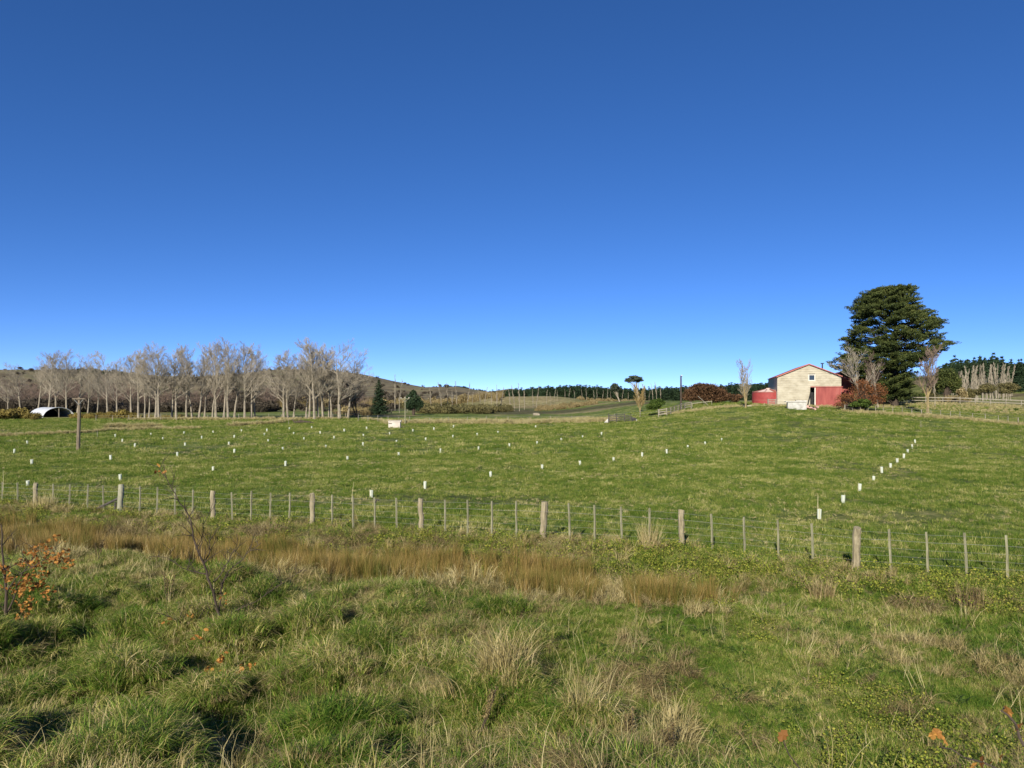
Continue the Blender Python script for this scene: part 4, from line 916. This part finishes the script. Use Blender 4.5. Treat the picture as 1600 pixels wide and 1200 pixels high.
pine_wood('pine_wood', 'dark trees along the hilltop behind the left poplars', [(122, 150, 577, 575, 1150, 1250, 34), (150, 200, 575, 581, 1150, 1250, 46)], 6)

# scrub masses: leaf clumps scattered
def clump_form(seed, n, size, mat, r=(1, 1, .8), stretch=1.6):
    rng = np.random.default_rng(seed); parts = []
    for j in range(7):
        d = rng.normal(size=3); d /= np.linalg.norm(d); d[2] = abs(d[2]); q = d * np.array(r) * .55 + np.array([0, 0, r[2] * .4])
        parts.append(leaves(blob_points(n // 7, q, np.array(r) * .55, rng, .2), size, rng, .2, stretch))
    v, f, t = cat_parts(parts); v[:, 2] = np.maximum(v[:, 2], -.1); return v, f, t
def twig_form(seed, n, hgt, w):
    rng = np.random.default_rng(seed); v, f, t = blades(n, .8, hgt * .5, hgt, w, rng, .45, .05, 2, clump=5); return v, f, t
darklib = library(M['scrubdark'], [clump_form(70 + i, 420, .16, None) for i in range(3)] + [twig_form(74 + i, 220, 1.3, .03) for i in range(2)])
olivelib = library(M['olive'], [clump_form(80 + i, 420, .16, None) for i in range(3)])
yellib = library(M['yellow'], [clump_form(85 + i, 420, .15, None) for i in range(2)] + [twig_form(88 + i, 300, 1.2, .03) for i in range(3)])
deadlib = library(M['dead'], [twig_form(91 + i, 260, 1.2, .04) for i in range(3)] + [clump_form(95, 360, .15, None)])
strawlib = library(M['strawpale'], [blades(260, .5, .4, .9, .02, np.random.default_rng(96 + i), .5, .45, 3, clump=4) for i in range(3)])
def band(name, label, cat, cells, lib, seed, tilt=.1):
    """cells: px0, px1, depth0, depth1, count, size, size jitter"""
    rng = np.random.default_rng(seed); P = []; S = []
    for px0, px1, D0, D1, n, sz, j in cells:
        for k in range(n):
            D = rng.uniform(D0, D1); x = (rng.uniform(px0, px1) - 800) / F * D; P.append((x, D, h(x, D))); S.append(sz * rng.uniform(1 - j, 1 + j))
    return scatter(name, label, cat, P, S, lib, rng, tilt)
band('dark_thicket', 'dark tangled thicket under and behind the bare poplars', 'scrub', [(-40, 230, 215, 250, 210, 2.6, .5), (215, 430, 215, 240, 130, 2.0, .5), (420, 620, 225, 250, 50, 1.7, .5), (-100, 620, 300, 420, 330, 3.6, .5), (140, 220, 205, 215, 30, 2.0, .3)], darklib, 11)
band('olive_scrub', 'olive green scrub bank before the young poplars', 'scrub', [(655, 770, 200, 226, 120, 1.5, .4), (700, 800, 215, 240, 60, 1.7, .4), (600, 700, 250, 290, 50, 1.6, .4), (560, 800, 330, 400, 90, 1.8, .5)], olivelib, 12)
band('brown_scrub', 'reddish brown scrub along the foot of the hills', 'scrub', [(440, 780, 300, 420, 300, 2.6, .5), (680, 790, 290, 430, 110, 2.2, .5), (840, 930, 235, 262, 130, 1.0, .4), (900, 1000, 290, 320, 60, 1.1, .4), (530, 580, 180, 200, 24, 1.6, .4), (1480, 1510, 180, 200, 24, 1.4, .3)], deadlib, 13)
band('hill_scrub', 'scattered dark scrub dotting the bare brown hills', 'scrub', [(-100, 700, 620, 1280, 420, 3.2, .6), (100, 420, 520, 760, 160, 4.0, .5), (-100, 120, 480, 800, 130, 4.5, .5)], darklib, 14)
band('dry_grass', 'yellow dry grass over the right hillside between the fences', 'dry grass', [(1330, 1640, 140, 170, 800, .5, .5)], strawlib, 15)
band('yellow_scrub', 'low yellowish scrub in the strip between paddock and bare trees', 'scrub', [(-30, 60, 157, 164, 70, .9, .4), (112, 215, 156, 165, 110, .75, .5), (215, 310, 162, 170, 40, .6, .4)], yellib, 16)
YS = [(-18, 150, 2.0), (2, 152, 2.3), (20, 154, 2.2), (38, 156, 2.3), (52, 153, 1.6), (52, 148, .9), (120, 158, 1.2), (132, 160, 1.1), (144, 158, 1.2), (158, 160, 1.3), (176, 158, 1.6), (190, 157, 1.9)]
rngy = np.random.default_rng(3)
yv = [mesh_np('crown', *cat_parts([clump_form(500 + i, 900, .12, None)])[:2], M['yellow'], cat_parts([clump_form(500 + i, 900, .12, None)])[2]) for i in range(3)]
for i, (px, D0, s_) in enumerate(YS):
    c = at(px, D0); o = link('yellow_bush', yv[i % 3]); o.location = c; o.scale = (s_ * 1.25, s_, s_ * .95); o.rotation_euler[2] = i * 1.1
    tag(o, 'yellow leaved bush, %s from the left in the strip before the arched shed' % ordn(i), 'bush', 'yellow bushes at the far left edge of the paddock')
# dry grass strips
def strip(name, label, pts, wdt, n, sz, seed, lib=None):
    rng = np.random.default_rng(seed); P = []; S = []; hp = [hit(a, b, 60) for a, b in pts]
    for k in range(n):
        i = rng.integers(0, len(hp) - 1); q = hp[i].lerp(hp[i + 1], rng.uniform()); x = q.x; y = q.y + rng.normal() * wdt; P.append((x, y, h(x, y))); S.append(sz * rng.uniform(.5, 1.3))
    scatter(name, label, 'dry grass', P, S, lib or strawlib, rng, .15)
strip('dry_grass', 'pale dry grass strip along the far fence in the middle', [(600, 662), (700, 661.5), (800, 662), (900, 660), (960, 657)], 1.6, 620, 1.1, 1)
strip('dry_grass', 'straw coloured long grass on the bank at the far left', [(-20, 682), (60, 680), (120, 677), (180, 673), (250, 670.5), (310, 670)], .6, 330, .62, 2)
strip('dry_grass', 'tall straw tufts on the bank left of the dark log', [(362, 666), (390, 664.5), (420, 663), (445, 659), (470, 657)], .9, 130, .95, 3)
strip('dry_grass', 'straw tuft in the strip below the poplars', [(165, 671), (185, 670), (192, 670), (222, 669.5), (250, 669)], .4, 90, 1.1, 4)
strip('dry_grass', 'dry grass along the wire fence on the right hillside', [(1320, 644), (1440, 651), (1500, 655), (1600, 664)], 1.0, 420, .7, 5)
strip('dry_grass', 'dry grass at the foot of the poplar row', [(200, 657), (300, 656), (400, 655.5), (540, 655)], 1.2, 420, .8, 6)
strip('dry_grass', 'long dry grass climbing the knoll beside the yard rails', [(1040, 648), (1075, 644), (1100, 640), (1140, 636), (1215, 635), (1290, 636), (1330, 640)], .9, 360, .6, 7)
strip('dry_grass', 'short dry grass on the diagonal track left of the pale box', [(566, 655), (590, 657), (610, 661)], .8, 90, .7, 8)

# ------------------------------------------------------------------ grasses near the camera
rg = np.random.default_rng(99)
WIND = (0.22, -0.10)
lib_past = library(M['pasture'], [blades(120, .42, .05, .19, .012, np.random.default_rng(600 + i), .8, .6, 2, clump=6) for i in range(6)])
lib_lush = library(M['lush'], [blades(150, .30, .14, .36, .0115, np.random.default_rng(610 + i), .7, .7, 3, wind=WIND, clump=5) for i in range(6)])
lib_tus = library(M['tussock'], [blades(230, .30, .28, .72, .0115, np.random.default_rng(620 + i), .85, .75, 4, wind=WIND, clump=6) for i in range(6)])
lib_rush = library(M['rush'], [blades(190, .26, .45, .85, .0075, np.random.default_rng(630 + i), .16, .07, 3, clump=4) for i in range(5)])
lib_straw = library(M['straw'], [blades(120, .28, .15, .45, .008, np.random.default_rng(640 + i), .9, .75, 3, wind=WIND, clump=4) for i in range(5)])
lib_dead = library(M['dead'], [blades(170, .38, .2, .6, .008, np.random.default_rng(650 + i), 1.3, 1.0, 4, flat=.6, clump=6) for i in range(4)])
def creeper_form(s, rad=.34, n=170, sz=.033):
    r = np.random.default_rng(s); a = r.uniform(0, 6.28, n); q = rad * np.sqrt(r.uniform(0, 1, n)); P = np.stack([np.cos(a) * q, np.sin(a) * q, r.uniform(.03, .2, n)], 1)
    v1, f1, t1 = leaves(P, sz, r, .8, 1.2); v2, f2, t2 = blades(30, rad, .08, .22, .006, r, 1.0, .8, 2); return cat_parts([(v1, f1, t1), (v2, f2, t2)])
lib_creep = library(M['creeper'], [creeper_form(660 + i) for i in range(5)])
def area(n, y0, y1, fn, side=3.0, power=1.0):
    """random ground points in the part of the land the road looks over"""
    y = y0 + (y1 - y0) * rg.uniform(0, 1, n) ** power; x = rg.uniform(-1, 1, n) * (.78 * y + side); k = rg.uniform(0, 1, n) < fn(x, y) * (.78 * y + side) / (.78 * y1 + side)
    x = x[k]; y = y[k]; return x, y, np.stack([x, y, H(x, y)], 1)
def dF(x, y): return fence_y(x) - y
lib_strawp = library(M['strawpale'], [blades(120, .34, .1, .32, .012, np.random.default_rng(670 + i), 1.1, .9, 3, flat=.5, clump=4) for i in range(4)])
lib_stalk = library(M['strawpale'], [blades(9, .25, .5, 1.0, .008, np.random.default_rng(680 + i), .45, .3, 4) for i in range(6)])
lib_weed = library(M['bush'], [blades(46, .16, .08, .26, .032, np.random.default_rng(690 + i), 1.2, .9, 4) for i in range(4)])
# paddock pasture
x, y, P = area(28000, 18, 62, lambda x, y: (dF(x, y) < -.1) * (1 - .6 * sst(.60, .70, fbm(x / 8, y / 5, 34, 3))))
scatter('pasture_grass', 'grazed green grass of the paddock just beyond the fence', 'grass', P, rg.uniform(.7, 1.35, len(P)), lib_past, rg, .1)
x, y, P = area(30000, 60, 158, lambda x, y: (fbm(x / 6, y / 6, 8) > .30) * (1 - .6 * sst(.60, .70, fbm(x / 8, y / 5, 34, 3))))
scatter('pasture_grass', 'grazed green grass farther out over the paddock', 'grass', P, rg.uniform(1.3, 2.3, len(P)), lib_past, rg, .1)
x, y, P = area(18000, 18, 80, lambda x, y: (dF(x, y) < -.6) * sst(.44, .60, fbm(x / 5, y / 3.2, 33, 4)) * 1.0)
scatter('dry_tufts', 'straw flecks scattered through the paddock grass', 'dry grass', P, rg.uniform(.3, .62, len(P)), lib_strawp, rg, .3)
x, y, P = area(16000, 70, 150, lambda x, y: sst(.46, .60, fbm(x / 9, y / 7, 35, 4)) * (1 - sst(118, 140, y) * (x > 14)))
scatter('dry_tufts', 'straw coloured patches over the far paddock and knoll', 'dry grass', P, rg.uniform(.4, .8, len(P)), lib_strawp, rg, .3)
# fence line growth
x, y, P = area(26000, 12, 36, lambda x, y: (dF(x, y) > -.35) * (dF(x, y) < 3.6) * (.35 + .65 * sst(.4, .55, fbm(x / 1.6, y / 1.6, 51, 3))) * 1.0)
k = rg.uniform(0, 1, len(P)) < .22 + .38 * sst(-6, 6, x); Pc = P[k]
scatter('creeper', 'yellow green creeper tangle along the near side of the fence', 'ground cover', Pc, rg.uniform(.7, 1.5, len(Pc)), lib_creep, rg, .25)
k2 = (~k) & (rg.uniform(0, 1, len(P)) < .42 - .26 * sst(-4, 8, x)); Pd = P[k2]
scatter('dead_bracken', 'grey brown dead growth heaped along the fence foot', 'dead plants', Pd, rg.uniform(.45, 1.0, len(Pd)), lib_dead, rg, .25)
x, y, P = area(9000, 12, 36, lambda x, y: (dF(x, y) > -.5) * (dF(x, y) < 4.2) * sst(.48, .6, fbm(x / 2.2, y / 1.5, 52, 3)) * 1.0)
scatter('dry_grass', 'bleached grass tufts in the fence line growth', 'dry grass', P, rg.uniform(.7, 1.4, len(P)), lib_straw, rg, .2)
# rushes
x, y, P = area(30000, 11, 31, lambda x, y: sst(2.9, 3.9, dF(x, y)) * (1 - sst(6.3, 7.4, dF(x, y))) * (1 - sst(3.0, 6.0, x)) * sst(.38, .50, fbm(x / 1.3, y / 1.0, 61, 3)) * (1 - .9 * sst(.46, .56, fbm(x / 2.2, y / 1.3, 64, 2)) * sst(-14, -4, x)))
scatter('rushes', 'olive and rust coloured rushes filling the ditch', 'rushes', P, rg.uniform(.6, 1.15, len(P)), lib_rush, rg, .06)
x, y, P = area(16000, 10, 31, lambda x, y: sst(2.4, 4, dF(x, y)) * (1 - sst(7.6, 9, dF(x, y))) * sst(.42, .56, fbm(x / 2.3, y / 1.2, 62, 3)) * (1 - .7 * sst(3, 8, x)))
scatter('dry_grass', 'straw coloured grass along both edges of the ditch', 'dry grass', P, rg.uniform(.7, 1.6, len(P)) * (1 - .45 * sst(3, 8, x)), lib_straw, rg, .2)
# bank grass
x, y, P = area(74000, 4, 24, lambda x, y: sst(5.6, 7.4, dF(x, y)) * (1 - .35 * sst(.5, .62, fbm(x / 1.6, y / 1.6, 71, 3))))
scatter('bank_grass', 'lush green grass over the roadside bank', 'grass', P, rg.uniform(.45, .85, len(P)) * (1 + .5 * sst(.1, .3, mounds(x, y))) * (1 - .38 * sst(-1, 3, x) * sst(7, 9, y)), lib_lush, rg, .15)
x, y, P = area(34000, 10, 33, lambda x, y: (dF(x, y) > -.2) * (dF(x, y) < 6.5) * (.35 + .65 * sst(2, 6, x)))
scatter('bank_grass', 'short green grass between the ditch and the fence', 'grass', P, rg.uniform(.4, .8, len(P)), lib_lush, rg, .15)
x, y, P = area(30000, 6, 20, lambda x, y: sst(6.2, 7.5, dF(x, y)) * (sst(.10, .28, mounds(x, y)) * .55 + .05 * (1 - sst(-2, 4, x))))
lz = rg.uniform(.5, 1.0, len(P)); scatter('tussock_grass', 'long arching tussock grass in mounds on the bank', 'grass', P, lz, lib_tus, rg, .15)
x, y, P = area(9000, 6, 21, lambda x, y: sst(5.6, 7, dF(x, y)) * sst(.54, .66, fbm(x / 2.0, y / 2.0, 73, 3)) * (1 - .4 * sst(0, 4, x)))
scatter('dry_grass', 'bleached patches lying in the bank grass', 'dry grass', P, rg.uniform(.5, 1.1, len(P)), lib_straw, rg, .25)
x, y, P = area(15000, 6, 20, lambda x, y: sst(5, 6.5, dF(x, y)) * sst(2, 6, x) * .4 * sst(.48, .64, fbm(x / 1.5, y / 1.5, 75, 3)))
scatter('creeper', 'yellow leaved creeper threaded through the right bank', 'ground cover', P, rg.uniform(.5, 1.0, len(P)), lib_creep, rg, .2)

x, y, P = area(1700, 5, 22, lambda x, y: (dF(x, y) > 4) * (1 - .6 * sst(0, 4, x)))
scatter('dry_stalks', 'single bleached stalks poking out of the bank grass', 'dry grass', P, rg.uniform(.5, 1.0, len(P)), lib_stalk, rg, .25)
x, y, P = area(9000, 5, 20, lambda x, y: (dF(x, y) > 6) * sst(.48, .58, fbm(x / 1.1, y / 1.1, 82, 2)))
scatter('broad_weeds', 'broad leaved green weeds growing through the bank grass', 'weeds', P, rg.uniform(.5, 1.2, len(P)), lib_weed, rg, .2)
x, y, P = area(7000, 6, 19, lambda x, y: (dF(x, y) > 6) * sst(.52, .62, fbm(x / 1.3, y / 1.3, 83, 3)) * (1 - .8 * sst(-1, 4, x)))
scatter('dead_grass', 'brown collapsed dead grass between the tussocks', 'dead plants', P, rg.uniform(.5, 1.0, len(P)), lib_dead, rg, .3)
# individual clumps
def clump(name, label, cat, px, py, n, rad, h0, h1, w, mat, seed, **kw):
    v, f, t = blades(n, rad, h0, h1, w, np.random.default_rng(seed), **kw); o = link(name, mesh_np(name, v, f, M[mat], t)); o.location = hit(px, py, 4); tag(o, label, cat); return o
clump('straw_clump', 'tall upright clump of bleached straw in the centre foreground', 'grass clump', 785, 1062, 620, .50, .4, 1.25, .011, 'straw', 1, lean=.34, sag=.30, segs=5, wind=(-.06, 0), clump=13)
clump('straw_clump', 'leaning thin straw stalks right of the centre clump', 'grass clump', 905, 1120, 160, .22, .4, .85, .009, 'straw', 2, lean=.35, sag=.2, segs=4)
clump('straw_clump', 'dry grey stalks round the strainer post at the far left', 'grass clump', 68, 796, 420, .55, .4, .85, .013, 'straw', 3, lean=.2, sag=.2, segs=3)
clump('straw_clump', 'pale dead stalks leaning on the fence right of centre', 'grass clump', 1014, 860, 260, .3, .5, 1.25, .012, 'straw', 4, lean=.35, sag=.02, segs=3)
clump('dead_clump', 'brown collapsed dead plant below the right fence', 'dead plant', 1432, 950, 700, .5, .3, .65, .014, 'dead', 5, lean=1.0, sag=.9, segs=4)
clump('dead_clump', 'brown upright dead stems below the far right battens', 'dead plant', 1515, 950, 300, .4, .3, .8, .012, 'dead', 6, lean=.3, sag=.1, segs=3)
clump('dead_clump', 'wispy brown dead stems left of the right strainer post', 'dead plant', 1285, 935, 260, .3, .3, .7, .011, 'dead', 7, lean=.3, sag=.1, segs=3)
clump('dead_clump', 'grey brown tangled dead bush against the left centre fence', 'dead plant', 418, 835, 800, .7, .4, .9, .012, 'dead', 8, lean=1.0, sag=.6, segs=4)
clump('dead_clump', 'dark matted dead heap beneath the braced strainer post', 'dead plant', 205, 830, 1100, 1.3, .4, .9, .014, 'dead', 9, lean=1.2, sag=1.0, segs=4, flat=.4)
clump('dead_clump', 'pale brown heap of dead stems by the fence left of centre', 'dead plant', 548, 845, 700, .9, .3, .8, .013, 'dead', 10, lean=1.1, sag=.9, segs=4, flat=.3)
clump('dead_clump', 'brown dead growth along the fence foot left of the centre strainer post', 'dead plant', 675, 850, 800, 1.0, .3, .6, .013, 'dead', 11, lean=1.0, sag=.8, segs=4, flat=.3)
def dock(px, py, hgt, label, seed, lean=0.0):
    r = random.Random(seed); b = hit(px, py, 4); t = empty('dock_weed', b); tag(t, label, 'weed'); m = MB(); rng = np.random.default_rng(seed); P = []
    for k in range(3):
        top = Vector((lean + r.uniform(-.15, .15), r.uniform(-.1, .1), hgt * r.uniform(.75, 1))); m.tube([(0, 0, 0), top * .5 + Vector((r.uniform(-.03, .03), 0, 0)), top], [.008, .007, .004], 4)
        P = []
        for j in range(120): f = r.uniform(.45, 1); P.append([top.x * f + r.gauss(0, .022), top.y * f + r.gauss(0, .022), top.z * f])
        v, f, tt = leaves(np.array(P), .022, rng, 0, 1.4); link('seed_head', mesh_np('seed_head', v, f, M['dead'], tt * .4), t)
    m.build('stem', M['darkbark'], t)
dock(262, 950, .85, 'brown seeded dock stem among the left tussocks', 1); dock(1522, 955, .7, 'dark brown dock stem below the right battens', 2)
dock(745, 1160, .9, 'dark reddish stem leaning out of the centre foreground grass', 3, .35); dock(985, 1165, .5, 'short reddish dock stems in the lower centre foreground', 4)
dock(1048, 1190, .5, 'reddish dock stem at the bottom edge right of centre', 5); dock(152, 880, .75, 'thin dock stem with rusty head left of the dark sapling', 6)

# ------------------------------------------------------------------ saplings
LEAFME = {}
def oak_leaf(sz, seed):
    r = random.Random(seed); pts = []; n = 7
    for s in (1, -1):
        rg_ = range(n + 1) if s == 1 else range(n - 1, 0, -1)
        for k in rg_:
            f = k / n; w = math.sin(math.pi * min(f * .95 + .03, 1)) ** .8 * .36 * (1.0 if k % 2 else .62); pts.append((s * w * sz, (f - .5) * sz, .12 * sz * math.sin(3 * f) * (1 + r.random()) - abs(w) * .25 * sz))
    m = MB(); c = (0, 0, .05 * sz); N = len(pts); m.v = [c] + pts; m.f = [(0, 1 + i, 1 + (i + 1) % N) for i in range(N)]
    me = m.mesh('leaf', M['orange']); a = me.attributes.new('tint', 'FLOAT', 'POINT'); a.data.foreach_set('value', [r.random()] * len(m.v)); return me
leafset = [oak_leaf(1.0, i) for i in range(8)]
def sapling(name, label, stems, leafspec, seed, bark='darkbark', origin=None, individual=0, leafsize=.08, twiggy=True):
    """stems: lists of (x, y, z, r) in metres from the foot; leafspec: (centre, radius, count)"""
    r = random.Random(seed); t = empty(name, origin); tag(t, label, 'tree'); m = MB()
    for st in stems:
        P = [Vector(p[:3]) for p in st]; RR = [p[3] for p in st]; PP = []; R2 = []
        for i in range(len(P) - 1):
            for k in range(3):
                f = k / 3; PP.append(P[i].lerp(P[i + 1], f) + Vector((r.gauss(0, .012), r.gauss(0, .012), 0)) * (1 if i + k else 0)); R2.append(RR[i] + (RR[i + 1] - RR[i]) * f)
        PP.append(P[-1]); R2.append(RR[-1]); m.tube(PP, R2, 6, True)
        for k in range(3, len(PP), 2):
            for q in range(2 if twiggy else 0):
                d = Vector((r.uniform(-1, 1), r.uniform(-1, 1), r.uniform(.1, 1))).normalized() * r.uniform(.15, .5); e = PP[k] + d * .5 + Vector((0, 0, .02)); m.tube([PP[k], e, PP[k] + d], [R2[k] * .5 + .002, .006, .003], 4); m.tube([e, e + Vector((d.y, -d.x, abs(d.z) + .1)) * .5], [.005, .003], 4)
    m.build('trunk', M[bark], t)
    if individual:
        for c, rad, n in leafspec:
            for k in range(n):
                o = link('leaf', r.choice(leafset), t); o.location = Vector(c) + Vector((r.gauss(0, 1), r.gauss(0, 1), r.gauss(0, 1))) * rad; s = leafsize * r.uniform(.7, 1.25); o.scale = (s, s, s)
                o.rotation_euler = (r.uniform(-1.4, 1.4), r.uniform(-1.2, 1.2), r.uniform(0, 6.28))
    return t
sb = hit(12, 992, 5)
def rel(px, py, dy=0.0): D = sb.y + dy; return ((px - 800) / F * D - sb.x, dy, zpix(py, D) - sb.z)
def st(pts, r0, r1, dy=0.0): n = len(pts); return [(*rel(a, b, dy * i / n), r0 + (r1 - r0) * i / (n - 1)) for i, (a, b) in enumerate(pts)]
S1 = [st([(12, 1000), (9, 930), (5, 870), (2, 820)], .040, .012), st([(10, 960), (22, 935), (30, 905), (45, 880), (60, 850)], .022, .007, .3), st([(9, 930), (25, 900), (60, 880), (85, 868)], .016, .006, -.3),
      st([(9, 955), (0, 945), (-15, 930)], .01, .005), st([(7, 900), (20, 875), (28, 850)], .008, .003)]
g = [(52, 862, 12), (70, 856, 8), (38, 880, 12), (92, 872, 12), (105, 880, 7), (78, 875, 8), (60, 882, 9), (2, 888, 9), (42, 912, 12), (30, 920, 8), (58, 915, 9), (76, 925, 6), (40, 945, 12), (36, 965, 6), (45, 900, 8), (84, 842, 3), (66, 898, 6), (105, 866, 5), (15, 905, 6), (-15, 890, 10), (-10, 925, 8)]
sapling('oak_sapling', 'young sapling with clusters of orange autumn leaves at left edge', S1, [(rel(a, b, rnd.uniform(-.4, .4)), .07, int(n * 3.2)) for a, b, n in g], 5, origin=sb, individual=1, leafsize=.085)
sb = hit(345, 985, 5)
S2 = [st([(345, 990), (340, 950), (330, 915), (318, 880), (302, 845), (300, 822), (292, 800), (278, 780), (265, 756), (250, 734)], .030, .005, -.6), st([(333, 910), (348, 892), (358, 872), (370, 852)], .014, .006, .2), st([(325, 898), (305, 894), (285, 888), (262, 872)], .015, .006, -.4),
      st([(320, 880), (328, 860), (326, 838)], .012, .006), st([(343, 968), (320, 966), (300, 974), (280, 972), (262, 962)], .026, .008, -.5), st([(343, 930), (352, 900), (372, 880), (392, 860), (408, 848)], .014, .005, .3),
      st([(312, 862), (316, 840), (318, 810)], .011, .005), st([(345, 975), (365, 955), (400, 940), (440, 912), (475, 888)], .010, .004, .5), st([(342, 958), (346, 930), (345, 905)], .016, .005)]
g = [(300, 985, 3), (312, 970, 4), (330, 1045, 14), (350, 1055, 18), (362, 1060, 10), (345, 1030, 12), (372, 1045, 10), (300, 960, 6), (285, 985, 6), (392, 1040, 6), (262, 966, 4), (246, 736, 4), (254, 742, 3), (346, 928, 5), (352, 940, 4), (318, 992, 4), (308, 1000, 3), (325, 1060, 3), (350, 1018, 3)]
sapling('oak_sapling', 'thin leaning dark sapling, nearly bare with few orange leaves', S2, [(rel(a, b, rnd.uniform(-.3, .1) if b < 990 else -1.9), .05, n) for a, b, n in g], 6, origin=sb, individual=1, leafsize=.085)
# near sapling at the lower right corner
o3 = Vector((3.1, 3.3, h(3.1, 3.3)))
def rel3(px, py, D=3.0): return ((px - 800) / F * D - o3.x, D - o3.y, zpix(py, D) - o3.z)
pth = lambda L, r0, r1: [(*rel3(a, b, D), r0 + (r1 - r0) * i / (len(L) - 1)) for i, (a, b, D) in enumerate(L)]
S3 = [[(0, 0, 0, .018), (-.1, -.1, .5, .014), (*rel3(1615, 1180, 3.0), .008)], pth([(1615, 1180, 3.0), (1595, 1150, 3.0), (1575, 1118, 3.0), (1568, 1105, 3.0)], .008, .003), pth([(1610, 1215, 3.0), (1560, 1200, 2.95), (1500, 1180, 2.9), (1470, 1160, 2.9)], .005, .002),
      pth([(1605, 1240, 3.0), (1450, 1245, 2.9), (1260, 1215, 2.85), (1224, 1158, 2.8)], .006, .002)]
t3 = sapling('oak_sapling', 'blurred near twigs with single orange leaves in the lower right corner', S3, [], 7, origin=o3, twiggy=False)
for px, py, D, sz in [(1465, 1146, 2.9, .055), (1458, 1150, 2.9, .05), (1474, 1157, 2.9, .05), (1223, 1149, 2.8, .055), (1574, 1112, 3.0, .06), (1593, 1136, 3.0, .05), (1535, 1190, 2.95, .05), (1548, 1196, 2.95, .05), (1565, 1186, 2.95, .045), (1522, 1198, 2.95, .045), (1610, 1100, 3.0, .06)]:
    o = link('leaf', leafset[int(px) % 8], t3); o.location = rel3(px, py, D); o.scale = (sz,) * 3; o.rotation_euler = (R(60) + rnd.uniform(-.4, .4), rnd.uniform(-.6, .6), rnd.uniform(0, 6))
